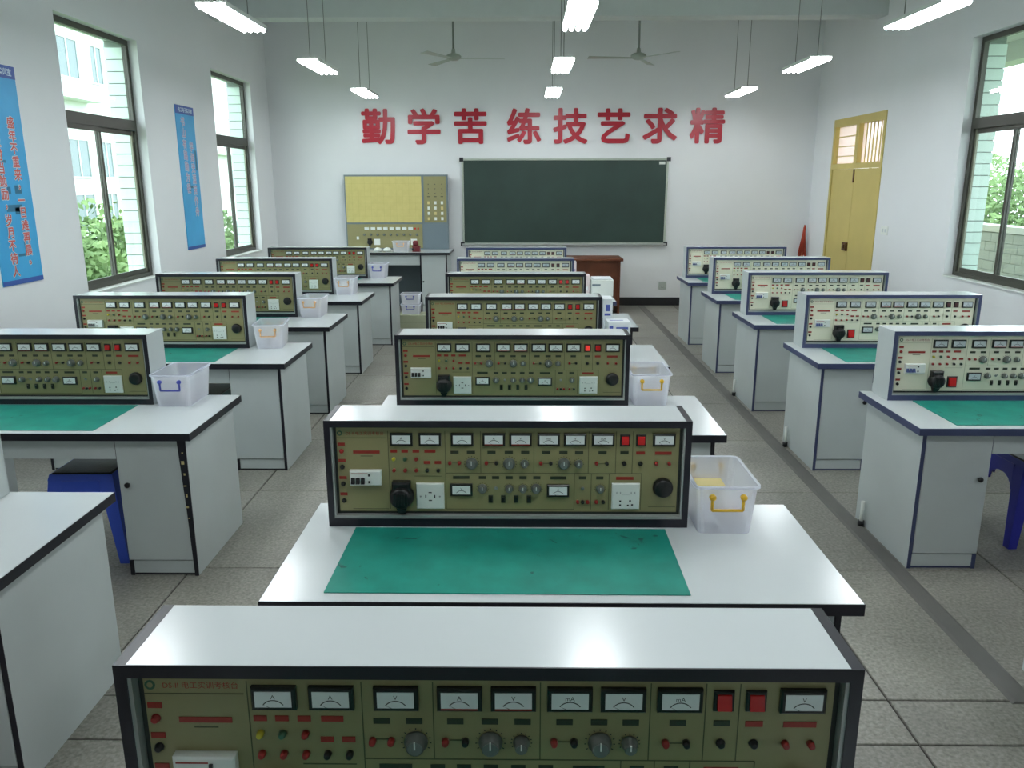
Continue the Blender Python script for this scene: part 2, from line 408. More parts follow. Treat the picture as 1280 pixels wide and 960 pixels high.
# windows: frame, transom, fixed light above, two sliding sashes below
def make_window(n, side, a, b, tiled):
    s = -1 if side == 'L' else 1
    X = (XL if side == 'L' else XR)
    def bx(mb, d0, d1, y0, y1, z0, z1, mt):      # d: depth outwards from the inner wall face
        x0, x1 = X + s * d0, X + s * d1
        mb.box(min(x0, x1), max(x0, x1), y0, y1, z0, z1, mt)
    fr = MB()
    bx(fr, 0.09, 0.135, a, a + 0.05, SILL, HEAD, FRAME); bx(fr, 0.09, 0.135, b - 0.05, b, SILL, HEAD, FRAME)
    bx(fr, 0.09, 0.135, a + 0.05, b - 0.05, SILL, SILL + 0.05, FRAME); bx(fr, 0.09, 0.135, a + 0.05, b - 0.05, HEAD - 0.05, HEAD, FRAME)
    w_ = structure('window_%d' % n, fr)
    t = MB(); bx(t, 0.085, 0.135, a + 0.05, b - 0.05, TRANS - 0.06, TRANS + 0.04, FRAME); obj('transom', t, w_)
    g = MB(); bx(g, 0.112, 0.116, a + 0.05, b - 0.05, TRANS + 0.04, HEAD - 0.05, GLASS); obj('pane', g, w_)
    mid = (a + b) / 2 - 0.02
    for q, (y0, y1, d) in enumerate(((a + 0.05, mid + 0.02, 0.092), (mid - 0.02, b - 0.05, 0.113))):
        sh = MB(); z0, z1 = SILL + 0.05, TRANS - 0.06
        bx(sh, d, d + 0.019, y0, y0 + 0.035, z0, z1, FRAME); bx(sh, d, d + 0.019, y1 - 0.035, y1, z0, z1, FRAME if q == 0 else FRAMEL)
        bx(sh, d, d + 0.019, y0 + 0.035, y1 - 0.035, z0, z0 + 0.045, FRAME); bx(sh, d, d + 0.019, y0 + 0.035, y1 - 0.035, z1 - 0.045, z1, FRAME)
        so = obj('sash', sh, w_)
        g = MB(); bx(g, d + 0.008, d + 0.012, y0 + 0.035, y1 - 0.035, z0 + 0.045, z1 - 0.045, GLASS); obj('pane', g, so)
    sl = MB(); bx(sl, -0.015, 0.09, a + 0.002, b - 0.002, SILL, SILL + 0.012, WPL); obj('window_sill', sl, w_)
    if tiled:   # pale tiles on the outer reveal at the far jamb
        bed = MB(); bx(bed, 0.137, WT, b - 0.006, b - 0.0005, SILL, HEAD, GROUT); bd = obj('tile_bed', bed, w_)
        z = SILL; me = None
        while z < HEAD - 0.05:
            if me is None:
                mb = MB(); x0, x1 = s * 0.138, s * (WT + 0.01)
                mb.box(min(x0, x1), max(x0, x1), -0.016, -0.006, 0.003, 0.107, TILE); me = mb.mesh('tile')
            if z + 0.107 < HEAD: obj('tile', me, bd, (X, b, z))
            z += 0.112
    return w_
nw = 0
for (a, b) in WIN_L: nw += 1; make_window(nw, 'L', a, b, a > 6)
for (a, b) in WIN_R: nw += 1; make_window(nw, 'R', a, b, a > 6)

# door in the right wall: frame, transom light with bars, two leaves
a, b, zt = DOOR
d = MB(); X = XR
d.box(X - 0.012, X + 0.10, a, a + 0.06, 0, zt, DOORM); d.box(X - 0.012, X + 0.10, b - 0.06, b, 0, zt, DOORM)
d.box(X - 0.012, X + 0.10, a + 0.06, b - 0.06, zt - 0.10, zt, DOORM); d.box(X - 0.012, X + 0.10, a + 0.06, b - 0.06, 2.04, 2.11, DOORM)
mid = (a + b) / 2
d.box(X - 0.008, X + 0.10, mid - 0.05, mid + 0.05, 2.11, zt - 0.10, DOORM)
dr = structure('door_1', d)
for y0, y1 in ((a + 0.06, mid), (mid, b - 0.06)):
    lf = MB(); lf.box(X + 0.002, X + 0.04, y0 + 0.003, y1 - 0.003, 0.01, 2.035, DOORM)
    obj('door_leaf', lf, dr)
for y0, y1 in ((a + 0.06, mid - 0.05), (mid + 0.05, b - 0.06)):
    g = MB().box(X + 0.05, X + 0.054, y0, y1, 2.11, zt - 0.10, DPANE); obj('pane', g, dr)
for k in range(6):
    y0 = a + 0.10 + k * 0.105
    obj('window_bar', MB().box(X + 0.03, X + 0.042, y0, y0 + 0.012, 2.11, zt - 0.10, DOORM), dr)
for k in range(3):
    obj('window_bar', MB().box(X + 0.03, X + 0.042, mid + 0.05, b - 0.06, 2.2 + k * 0.13, 2.212 + k * 0.13, DOORM), dr)
obj('bolt', MB().box(X - 0.014, X + 0.001, mid - 0.012, mid + 0.012, 1.86, 2.03, BRASS), dr, label='dark bolt')
lk = MB()
lk.box(X - 0.03, X + 0.001, mid - 0.01, mid + 0.12, 0.97, 1.08, BRASS); lk.box(X - 0.045, X - 0.03, mid + 0.03, mid + 0.08, 1.0, 1.05, BRASS)
obj('lock', lk, dr, label='dark brown lock')

# ------------------------------------------------------------------ outside
structure('ground_outside', MB().box(-80, 80, -40, 120, -4.1, -4.0, GROUND))
cf = MB(); cf.box(XR + WT, 6.35, -3, 22, -0.2, -0.01, CONC); cs = cf.mesh('corridor_floor')
tag(structure('corridor_floor', cs), 'grey corridor floor outside the right wall')
structure('corridor_ceiling', MB().box(XR + WT, 6.35, -3, 22, 3.55, 3.75, CONC).box(6.05, 6.35, -3, 22, 3.32, 3.55, CONC))
pp = structure('parapet', MB().box(6.11, 6.29, -3, 22, -0.01, 1.24, GROUT))
obj('coping', MB().box(6.06, 6.34, -3, 22, 1.24, 1.32, BWALL), pp, label='white coping')
tm = MB().box(-0.012, 0, 0.003, 0.237, 0.003, 0.117, TILEW).mesh('tile')
for r in range(5, 10):
    for c in range(14):
        yy = 9.6 + c * 0.24 + (0.12 if r % 2 else 0)
        obj('tile', tm, pp, (6.11, yy, 0.03 + r * 0.12))
tb = MB()
for r in range(0, 5):
    for c in range(14):
        yy = 9.6 + c * 0.24 + (0.12 if r % 2 else 0); z = 0.03 + r * 0.12
        tb.box(6.098, 6.11, yy + 0.003, yy + 0.237, z + 0.003, z + 0.117, TILEW)
obj('lower_tiles', tb, pp, kind='stuff')

def building(label, X, y0, y1, z0, z1, wins, ledges, cornice):
    r = empty('building', (X, (y0 + y1) / 2, z0), 0, label, 'building')
    yo = (y0 + y1) / 2
    wb = MB().box(-6, 0, y0 - yo, y1 - yo, 0, z1 - z0, BWALL); obj('wall', wb, r)
    for (a, b, c, d_) in wins:
        f = MB(); A, B, C, D_ = a - yo, b - yo, c - z0, d_ - z0
        f.box(0.0, 0.05, A - 0.05, A, C - 0.05, D_ + 0.05, BWALL); f.box(0, 0.05, B, B + 0.05, C - 0.05, D_ + 0.05, BWALL)
        f.box(0, 0.05, A, B, C - 0.05, C, BWALL); f.box(0, 0.05, A, B, D_, D_ + 0.05, BWALL); f.box(0, 0.04, (A + B) / 2 - 0.03, (A + B) / 2 + 0.03, C, D_, BWALL)
        fo = obj('window', f, r)
        obj('pane', MB().box(0.002, 0.02, A, B, C, D_, BGLASS), fo)
    for (a, b, z) in ledges:
        obj('ledge', MB().box(0, 0.6, a - yo, b - yo, z - z0, z - z0 + 0.18, BWALL), r)
    if cornice: obj('cornice', MB().box(-6.2, 0.4, y0 - yo - 0.2, y1 - yo + 0.2, z1 - z0, z1 - z0 + 0.3, BWALL), r)
    return r
wins = []
for zf in (-2.6, 0.3, 3.2 - 1.1, 5.3, 8.4):
    for yy in (22.0, 24.6, 27.4, 29.5, 33.0, 36.0):
        wins.append((yy, yy + (1.25 if yy in (27.4, 22.0, 33.0) else 0.75), zf, zf + 1.2))
building('white far building with pale windows seen through the window beside the posters', -15, 18, 30.6, -4, 12, [q for q in wins if q[1] < 30.4], [(26.5, 29.0, 4.55), (20, 24, 4.55)], True)
building('pale green tiled far block seen through the window nearest the back wall', -19, 36, 60, -4, 16, [(y0, y0 + 1.6, z, z + 1.5) for y0 in (38, 42, 46, 50, 54) for z in (-2, 1.2, 4.4, 7.6)], [(37, 60, 3.6)], True)

def tree(loc, rx, ry, rz, n, label, trunk_h):
    r = empty('tree', loc, 0, label, 'tree', 'trees outside the windows')
    rnd = random.Random(int(abs(loc[0] * 31 + loc[1] * 7)))
    tk = MB().rod((0, 0, 0), (0.05, 0.02, trunk_h), 0.14, BARK, 8, 0.09)
    for k in range(5):
        a_ = k * 1.26; tk.rod((0.04, 0.02, trunk_h * 0.8), (math.cos(a_) * rx * 0.6, math.sin(a_) * ry * 0.6, trunk_h + rz * 0.5), 0.05, BARK, 6, 0.02)
    obj('trunk', tk, r)
    mb = MB(); blobs = [(0, 0, 0, 0.75)] + [(rnd.uniform(-.6, .6), rnd.uniform(-.6, .6), rnd.uniform(-.5, .6), rnd.uniform(.3, .5)) for _ in range(14)]
    vs_, fs = [], []
    for k in range(n * 2):
        bx_, by_, bz_, br = rnd.choice(blobs)
        v = Vector((rnd.gauss(0, 1), rnd.gauss(0, 1), rnd.gauss(0, 1))).normalized() * br * rnd.uniform(0.75, 1.0)
        p = Vector(((bx_ + v.x) * rx, (by_ + v.y) * ry, (bz_ + v.z) * rz + trunk_h + rz * 0.6))
        q = Vector((rnd.gauss(0, 1), rnd.gauss(0, 1), rnd.gauss(0, 1))).normalized(); t2 = q.orthogonal().normalized(); L = rnd.uniform(0.06, 0.11)
        o = len(vs_); vs_ += [p - q * L, p + t2 * L * 0.5, p + q * L, p - t2 * L * 0.5]; fs.append((o, o + 1, o + 2, o + 3))
    mb.add(vs_, fs, LEAF); obj('crown', mb, r, kind='stuff')
tree((-8.6, 13.9, -4), 1.6, 1.9, 2.0, 5200, 'bushy green tree nearest the left hand window', 2.9)
tree((-9.4, 17.3, -4), 1.8, 2.2, 2.1, 5200, 'broad green tree behind the nearest one outside the left window', 2.9)
tree((-9.0, 21.5, -4), 1.6, 2.0, 2.0, 4500, 'farthest green tree outside the left windows', 2.6)
tree((10.6, 18.5, -4), 1.9, 2.2, 2.4, 5200, 'green tree just beyond the tiled parapet', 3.3)
tree((12.2, 24.6, -4), 2.2, 2.4, 2.6, 5200, 'farther green tree behind the parapet tree', 3.3)
tree((15.6, 19.0, -4), 1.9, 2.0, 2.4, 4500, 'green tree at the right edge beyond the parapet', 3.3)

# ------------------------------------------------------------------ lettering over the board, chalkboard
Z_CH = 2.683
ORD = ('first', 'second', 'third', 'fourth', 'fifth', 'sixth', 'seventh', 'last')
for nth, ch, cx in zip(ORD, '勤学苦练技艺求精', (-2.153, -1.472, -0.779, 0.02, 0.711, 1.353, 2.042, 2.741)):
    me = text_mesh(ch, 0.525, REDC, depth=0.008, heavy=0.0135)
    o = obj('wall_character', me, None, (cx, YB - 0.0095, Z_CH), (math.pi / 2, 0, 0))
    tag(o, 'red cut-out character, %s from the left in the row above the chalkboard' % nth, 'lettering', 'red wall characters')

bb = empty('chalkboard', (0.635, YB, 0.93), 0, 'dark green chalkboard in an aluminium frame on the back wall', 'chalkboard')
W2, H2 = 1.555, 1.29
obj('board_surface', MB().box(-W2 + 0.03, W2 - 0.03, -0.022, -0.004, 0.04, H2 - 0.03, BOARDG), bb)
for x0, x1, z0, z1 in ((-W2, W2, H2 - 0.03, H2), (-W2, W2, 0.01, 0.04), (-W2, -W2 + 0.03, 0.04, H2 - 0.03), (W2 - 0.03, W2, 0.04, H2 - 0.03)):
    obj('frame_rail', MB().bbox(x0, x1, -0.035, -0.002, z0, z1, FANM, 0.006), bb)
obj('chalk_tray', MB().box(-W2, W2, -0.09, -0.0355, 0.005, 0.02, ALU).box(-W2, W2, -0.09, -0.085, 0.02, 0.035, ALU), bb)
for sx in (-1, 1):
    for z in (0.025, H2 - 0.015):
        obj('corner_cap', MB().bbox(sx * W2 - 0.03, sx * W2 + 0.03, -0.045, -0.0355, z - 0.03, z + 0.03, BLACK, 0.006), bb)
obj('sticker', MB().box(W2 - 0.14, W2 - 0.05, -0.024, -0.0225, H2 - 0.09, H2 - 0.05, WPL), bb, label='small white sticker')

# ------------------------------------------------------------------ posters on the left wall
def poster(y0, label, cols, ink, drawing):
    r = empty('poster', (XL, y0, 1.13), 0, label, 'poster', 'blue posters between the left windows')
    Wd, Hh = 0.5, 1.57
    obj('sheet', MB().box(0.001, 0.008, 0, Wd, 0, Hh, POSTB), r)
    obj('top_band', MB().box(0.008, 0.0095, 0, Wd, Hh - 0.09, Hh, POSTD), r)
    obj('bottom_band', MB().box(0.008, 0.0095, 0, Wd, 0, 0.035, POSTD), r)
    ht = text_mesh('电工电子实训室', 0.055, POSTW, 0.001); obj('header_print', ht, r, (0.0098, Wd / 2 + 0.02, Hh - 0.045), (math.pi / 2, 0, math.pi / 2))
    for (yc, ztop, step, body, sz) in cols:
        for k, ch in enumerate(body):
            if ch == ' ': continue
            bk = text_mesh(ch, sz, POSTW, heavy=0.007); obj('character_outline', bk, r, (0.0088, yc, ztop - k * step), (math.pi / 2, 0, math.pi / 2))
            me = text_mesh(ch, sz, ink, heavy=0.002); obj('character', me, r, (0.0096, yc, ztop - k * step), (math.pi / 2, 0, math.pi / 2))
    for (ya, yb_, za, zb) in drawing:
        obj('drawing', MB().box(0.008, 0.0086, ya, yb_, za, zb, POSTT), r)
poster(5.80, 'large blue poster with red vertical characters nearest the camera', [(0.36, 1.17, 0.093, '盛年不重来，一日难再晨。', 0.088), (0.17, 1.03, 0.093, '及时当勉励，岁月不待人', 0.088)], POSTR,
       [(0.14, 0.17, 0.78, 0.9), (0.08, 0.24, 0.88, 0.9), (0.17, 0.36, 0.53, 0.58), (0.27, 0.40, 0.51, 0.56), (0.21, 0.25, 0.66, 0.71), (0.23, 0.34, 0.20, 0.22), (0.32, 0.34, 0.2, 0.33), (0.3, 0.38, 0.66, 0.72)])
poster(9.14, 'blue poster with pale pink characters between the two left windows', [(0.17, 1.40, 0.12, '书山有路勤为径', 0.11), (0.35, 1.14, 0.12, '学海无涯苦作舟', 0.11)], POSTP,
       [(0.19, 0.23, 0.62, 0.8), (0.16, 0.34, 0.68, 0.71), (0.43, 0.47, 0.88, 1.1)])

# ------------------------------------------------------------------ instrument consoles
CW, CH, CD = 1.2, 0.37, 0.191
FY = 0.020        # face panel front
def cyl_y(mb, x, z, r, h, mt, n=12, y=FY): mb.lathe([(r, 0), (r, h)], mt, n, (x, y, z), 'y', True)
_cons_cache = {}
def shared(key, fn):
    if key not in _cons_cache: _cons_cache[key] = fn().mesh(key)
    return _cons_cache[key]
def m_meter():
    mb = MB(); w_, h_ = 0.0735, 0.043
    mb.bbox(-w_ / 2, w_ / 2, -0.010, 0.0, -h_ / 2, h_ / 2, BEZ, 0.003); return mb
def m_dial(letter, paper, redline):
    mb = MB(); mb.box(-0.030, 0.030, -0.0112, -0.0102, -0.0135, 0.0155, paper)
    y_ = -0.01135; P = []
    for k in range(13):
        t = math.radians(35 + k * 110 / 12); P.append((math.cos(t), math.sin(t)))
    for k in range(12):
        (c1, s1), (c2, s2) = P[k], P[k + 1]; R0, R1 = 0.0195, 0.0212; cz = -0.0205
        mb.add([(c1 * R0, y_, cz + s1 * R0), (c1 * R1, y_, cz + s1 * R1), (c2 * R1, y_, cz + s2 * R1), (c2 * R0, y_, cz + s2 * R0)], [(0, 1, 2, 3)], INK)
    mb.add([(-0.017, y_, -0.0075), (-0.0165, y_, -0.0082), (-0.006, y_, -0.0133), (-0.008, y_, -0.0133)], [(0, 1, 2, 3)], INK)
    mb_text(mb, letter, 0.011, INK, 0, y_, 0.006)
    mb.box(-0.030, 0.030, -0.0115, -0.0103, -0.0165, -0.0137, REDL if redline else BEZ)
    return mb
def m_plate(w_, mt): return MB().box(-w_ / 2, w_ / 2, -0.0012, 0, -0.0052, 0.0052, mt)
def m_jack(mt, r=0.0064):
    mb = MB(); mb.lathe([(r, 0), (r, 0.006), (r * 0.75, 0.012), (r * 0.45, 0.012)], mt, 10, (0, 0, 0), 'y'); return mb
def m_post(mt):
    mb = MB(); mb.lathe([(0.0080, 0), (0.0080, 0.003), (0.006, 0.004), (0.006, 0.009), (0.004, 0.010)], mt, 10, (0, 0, 0), 'y'); return mb
def m_knob(r):
    mb = MB(); mb.lathe([(r, 0), (r, 0.004), (r * 0.82, 0.006), (r * 0.76, 0.018), (r * 0.68, 0.02)], KNOB, 14, (0, 0, 0), 'y')
    mb.lathe([(r * 0.64, 0.0202), (r * 0.60, 0.0208)], KNOBT, 14, (0, 0, 0), 'y')
    mb.box(-0.0012, 0.0012, -0.0225, -0.0195, 0.0, r * 0.7, WPL)
    return mb
def m_scale(r):
    mb = MB()
    for k in range(11):
        t = math.radians(-30 + k * 24); c, s = math.cos(t), math.sin(t); R0, R1 = r * 1.12, r * 1.28; n = (-s * 0.0009, c * 0.0009)
        mb.add([(c * R0 - n[0], -0.0004, s * R0 - n[1]), (c * R1 - n[0], -0.0004, s * R1 - n[1]), (c * R1 + n[0], -0.0004, s * R1 + n[1]), (c * R0 + n[0], -0.0004, s * R0 + n[1])], [(0, 1, 2, 3)], INK)
    return mb
def m_rocker_bezel(): return MB().bbox(-0.0165, 0.0165, -0.006, 0, -0.019, 0.019, BEZ, 0.002)
def m_rocker(mt):
    return MB().add([(-0.0115, -0.0062, -0.0135), (0.0115, -0.0062, -0.0135), (0.0115, -0.0062, 0.0135), (-0.0115, -0.0062, 0.0135),
                     (-0.0115, -0.0135, -0.0125), (0.0115, -0.0135, -0.0125), (0.0115, -0.008, 0.0125), (-0.0115, -0.008, 0.0125)],
                    [(4, 5, 6, 7), (0, 1, 5, 4), (1, 2, 6, 5), (2, 3, 7, 6), (3, 0, 4, 7)], mt)
def m_switch():
    mb = MB().bbox(-0.0075, 0.0075, -0.004, 0, -0.0135, 0.0135, GRNL, 0.0015); mb.box(-0.004, 0.004, -0.010, -0.004, -0.006, 0.008, TBLK); return mb
def m_toggle():
    mb = MB().lathe([(0.006, 0), (0.006, 0.003)], STEEL, 8, (0, 0, 0), 'y'); mb.rod((0, -0.002, 0), (0, -0.016, 0.008), 0.0022, STEEL, 6, 0.003); return mb
def m_breaker():
    mb = MB().bbox(0.077, 0.181, -0.018, 0, 0.145, 0.197, WPL, 0.003)
    mb.box(0.083, 0.137, -0.0186, -0.018, 0.186, 0.1885, REDL); return mb
def m_lever(mt): return MB().add([(-0.006, 0, -0.009), (0.006, 0, -0.009), (0.006, 0, 0.011), (-0.006, 0, 0.011), (-0.006, -0.012, -0.008), (0.006, -0.012, -0.008), (0.006, -0.004, 0.010), (-0.006, -0.004, 0.010)],
                            [(4, 5, 6, 7), (0, 1, 5, 4), (1, 2, 6, 5), (2, 3, 7, 6), (3, 0, 4, 7)], mt)
def m_plug():
    mb = MB(); mb.lathe([(0.040, 0), (0.041, 0.012), (0.038, 0.016), (0.037, 0.036), (0.030, 0.044), (0.012, 0.046), (0.0, 0.046)], BPL, 20, (0, 0, 0), 'y')
    mb.bbox(-0.030, 0.030, -0.030, 0, 0.020, 0.053, BPL, 0.006)
    for k in range(5): mb.box(-0.022 + k * 0.010, -0.017 + k * 0.010, -0.0475, -0.044, -0.02, 0.02, BPL)
    mb.frustum(-0.011, 0.011, -0.020, -0.001, -0.060, -0.018, 0.018, -0.030, -0.001, -0.034, BPL)
    return mb
def m_sockplate(): return MB().bbox(-0.0465, 0.0465, -0.009, 0, -0.0455, 0.0455, WPL, 0.003)
def m_holes5():
    mb = MB(); y0, y1 = -0.0098, -0.0089
    for k in range(4):
        t = k * math.pi / 2; cx, cz = 0.015 * math.cos(t), 0.014 * math.sin(t)
        if k % 2 == 0: mb.box(cx - 0.0018, cx + 0.0018, y0, y1, cz - 0.0055, cz + 0.0055, INK)
        else: mb.box(cx - 0.0055, cx + 0.0055, y0, y1, cz - 0.0018, cz + 0.0018, INK)
    for sx in (-1, 1): mb.lathe([(0.003, 0), (0.003, 0.0008)], STEEL, 8, (sx * 0.032, -0.009, 0), 'y')
    return mb
def m_holes3():
    mb = MB(); y0, y1 = -0.0098, -0.0089
    for x_, z_ in ((-0.018, -0.016), (-0.018, -0.030), (0.015, -0.015), (0.008, -0.031), (0.022, -0.029)):
        mb.box(x_ - 0.003, x_ + 0.003, y0, y1, z_ - 0.0028, z_ + 0.0028, INK)
    for x_ in (-0.03, -0.018, 0.018, 0.03): mb.box(x_ - 0.0015, x_ + 0.0015, y0, y1, 0.010, 0.017, ALU)
    mb.box(-0.012, 0.012, y0, y1, 0.008, 0.0095, ALU)
    return mb
def m_round():
    mb = MB(); mb.lathe([(0.033, 0), (0.034, 0.010), (0.029, 0.024), (0.025, 0.026), (0.0, 0.026)], BPL, 24, (0, 0, 0), 'y'); return mb

def console_proto(style, far, lit=False, red_left=False):
    face = OLIVE if style == 'olive' else CREAM
    line = OLINE if style == 'olive' else CLINE
    band = BLACK if style == 'olive' else BLUEB
    P = Proto()
    # case
    for x0, x1 in ((0, 0.02), (CW - 0.02, CW)):
        mb = MB().box(x0, x1, 0.003, CD, 0, CH - 0.002, LAMS).box(x0, x1, 0, 0.003, 0, CH, band)
        mb.box(x0, x1, 0.003, CD, CH - 0.002, CH, band if style == 'olive_c' or style == 'olive' and not red_left else LAM)
        P.add('side_panel', mb)
    P.add('top_panel', MB().box(0.02, CW - 0.02, 0.003, CD, CH - 0.022, CH - 0.0005, LAM).box(0.02, CW - 0.02, 0, 0.003, CH - 0.023, CH, band))
    P.add('bottom_rail', MB().box(0.02, CW - 0.02, 0, 0.02, 0, 0.028, band).box(0.02, CW - 0.02, 0.02, CD, 0, 0.012, LAMS))
    P.add('back_panel', MB().box(0.02, CW - 0.02, CD - 0.012, CD - 0.002, 0.012, CH - 0.022, LAMS))
    tr = MB(); tr.box(0.02, CW - 0.02, 0.004, FY + 0.01, 0.028, 0.038, ALU)
    tr.box(0.02, 0.026, 0.004, FY + 0.01, 0.038, CH - 0.023, ALU); tr.box(CW - 0.026, CW - 0.02, 0.004, FY + 0.01, 0.038, CH - 0.023, ALU)
    P.add('trim_strip', tr)
    fp = MB(); fp.box(0.026, CW - 0.026, FY + 0.004, FY + 0.008, 0.038, CH - 0.023, DARK)
    fp.box(0.036, CW - 0.036, FY, FY + 0.004, 0.048, CH - 0.024, face)
    e = 0.0006
    def hl(x0, x1, z): fp.box(x0, x1, FY - e, FY, z - 0.0009, z + 0.0009, line)
    def vl(x_, z0, z1): fp.box(x_ - 0.0009, x_ + 0.0009, FY - e, FY, z0, z1, line)
    hl(0.036, 0.2, 0.306); hl(0.08, 0.2, 0.056); hl(0.29, 0.38, 0.173)
    for x_, z0, z1 in ((0.206, 0.056, 0.33), (0.394, 0.056, 0.33), (0.511, 0.184, 0.33), (0.687, 0.184, 0.33), (0.867, 0.184, 0.33), (0.957, 0.184, 0.33), (1.012, 0.184, 0.33), (0.822, 0.056, 0.184), (0.878, 0.056, 0.184), (0.937, 0.056, 0.184), (1.044, 0.056, 0.184)): vl(x_, z0, z1)
    hl(0.394, 1.044, 0.184); hl(0.394, 0.822, 0.056); hl(1.07, 1.16, 0.066)
    for x0, x1, z in ((0.412, 0.438, 0.222), (0.533, 0.560, 0.221), (0.713, 0.74, 0.219), (0.897, 0.925, 0.218)): hl(x0, x1, z)
    P.add('face_panel', fp)
    # header lettering and mark
    mk = MB(); mk.lathe([(0.009, 0), (0.009, 0.0008)], TGRN, 12, (0.047, FY, 0.322), 'y', False)
    mk.lathe([(0.005, 0.0008), (0.005, 0.001)], face, 10, (0.047, FY, 0.322), 'y', False); P.add('maker_mark', mk, label='small green round mark')
    hm = MB(); mb_text(hm, 'DS-II 电工实训考核台', 0.0135, REDL, 0.13, FY - 0.0006, 0.322); P.add('header_lettering', hm, label='small red printed heading')
    stuff = MB() if far else None
    def small(name, key, fn, x_, z_):
        if far:
            me = shared(key, fn); mats = list(me.materials)
            for p in me.polygons:
                stuff.add([tuple(Vector(me.vertices[i].co) + Vector((x_, FY, z_))) for i in p.vertices], [tuple(range(len(p.vertices)))], mats[p.material_index], p.use_smooth)
        else: P.add(name, shared(key, fn), (x_, FY, z_))
    def plate(x0, x1, z_, red): small('label_plate', 'plate_%d_%s' % (round((x1 - x0) * 1000), red), lambda: m_plate(x1 - x0, REDL if red else GRNL), (x0 + x1) / 2, z_)
    def pl(xc, z_, red, w_=0.025): plate(xc - w_ / 2, xc + w_ / 2, z_, red)
    def jack(xc, z_, c): small('terminal', 'jack_' + c, lambda: m_jack({'r': TRED, 'k': TBLK, 'y': TYEL, 'g': TGRN}[c]), xc, z_)
    # far-left column of indicators
    for zl, zi, c in ((0.284, 0.260, 'r'), (0.227, 0.205, 'k'), (0.167, 0.146, 'k'), (0.109, 0.086, 'k')):
        pl(0.051, zl, True, 0.024)
        small('indicator', 'post_' + c, lambda c=c: m_post(TRED if c == 'r' else TBLK), 0.051, zi)
    plate(0.089, 0.177, 0.257, True)
    small('small_print', 'small_print', lambda: MB().box(-0.02, 0.02, -0.0006, 0, -0.0012, 0.0012, line), 0.133, 0.243)
    i = P.add('circuit_breaker', shared('breaker', m_breaker), (0, FY, 0))
    for k in range(3):
        P.add('breaker_lever', shared('lever_%s' % style, lambda: m_lever(BPL if style == 'olive' else BLUES)), (0.088 + k * 0.0165, -0.018, 0.162), i)
    P.add('breaker_button', shared('brkbtn', lambda: MB().box(-0.003, 0.003, -0.004, 0, 0.0, 0.007, TBLK).box(-0.003, 0.003, -0.004, 0, 0.024, 0.031, TBLK)), (0.142, -0.018, 0.155), i)
    # meters
    def meter(xc, zc, L, paper=DIAL, red=False):
        i = P.add('panel_meter', shared('panel_meter', m_meter), (xc, FY, zc))
        P.add('dial', shared('dial_%s_%s_%d' % (L, paper.name, red), lambda: m_dial(L, paper, red)), (0, 0, 0), i)
    pap = DIAL if style == 'olive' else DIALG
    for xc, L, rd in ((0.251, 'A', 0), (0.345, 'A', 0), (0.451, 'V', 0), (0.555, 'A', 1), (0.643, 'V', 1), (0.735, 'mA', 0), (0.822, 'V', 0), (0.914, 'mA', 0), (1.113, 'V', 0)):
        meter(xc, 0.302, L, pap, bool(rd))
    meter(0.446, 0.126, 'V', pap); meter(0.768, 0.124, 'A', pap)
    # supply block
    for xc in (0.224, 0.260, 0.297): pl(xc, 0.2605, True, 0.022)
    plate(0.325, 0.362, 0.2605, True); pl(0.333, 0.221, True, 0.022); pl(0.369, 0.221, True, 0.022)
    for xc, c in ((0.223, 'y'), (0.260, 'g'), (0.298, 'r')): jack(xc, 0.233, c)
    for xc, c in ((0.223, 'r'), (0.260, 'r'), (0.297, 'r'), (0.333, 'k'), (0.370, 'k')): jack(xc, 0.194, c)
    # middle upper row
    for xc in (0.425, 0.479, 0.547, 0.604, 0.658, 0.727, 0.784, 0.836, 0.913, 0.985): pl(xc, 0.257, False, 0.027)
    pl(1.038, 0.256, True, 0.029); plate(1.086, 1.140, 0.2555, True)
    for xc, c in ((0.409, 'r'), (0.440, 'r'), (0.530, 'r'), (0.563, 'k'), (0.710, 'r'), (0.743, 'k'), (0.894, 'r'), (0.928, 'k'), (1.091, 'r'), (1.133, 'r')): jack(xc, 0.220, c)
    def knob(xc, zc, r):
        i = P.add('rotary_knob', shared('knob_%d' % (r * 1000), lambda: m_knob(r)), (xc, FY, zc))
        small('knob_scale', 'scale_%d' % (r * 1000), lambda: m_scale(r), xc, zc)
    for xc, r in ((0.481, 0.020), (0.605, 0.020), (0.656, 0.014), (0.786, 0.020), (0.835, 0.014)): knob(xc, 0.218, r)
    for xc in (0.985, 1.039): small('fuse_holder', 'post_k2', lambda: m_post(TBLK), xc, 0.2195)
    for k, xc in enumerate((0.9855, 1.038)):
        i = P.add('rocker_switch', shared('rocker_bezel', m_rocker_bezel), (xc, FY, 0.3005))
        P.add('rocker', shared('rocker_%d_%s' % (lit and k == 0, style), lambda: m_rocker(RSWL if lit and k == 0 else (RSW if style == 'olive' else RSWD))), (0, 0, 0), i, label='red rocker' if style == 'olive' else 'dark red rocker')
    # middle lower row
    plate(0.418, 0.473, 0.169, False); plate(0.742, 0.795, 0.168, False)
    for xc in (0.516, 0.560, 0.605, 0.651, 0.697, 0.849, 0.906): pl(xc, 0.1685, False, 0.024)
    for xc, r in ((0.516, 0.016), (0.605, 0.014), (0.651, 0.014), (0.695, 0.017), (0.908, 0.014)): knob(xc, 0.130, r)
    small('toggle_switch', 'toggle', m_toggle, 0.561, 0.131); small('toggle_switch', 'toggle', m_toggle, 0.850, 0.131)
    for xc in (0.543, 0.585, 0.628, 0.671): P.add('slide_switch', shared('slide', m_switch), (xc, FY, 0.093)) if not far else small('slide_switch', 'slide', m_switch, xc, 0.093)
    for xc, c in ((0.834, 'r'), (0.851, 'k'), (0.867, 'r'), (0.896, 'r'), (0.919, 'k')): jack(xc, 0.084, c)
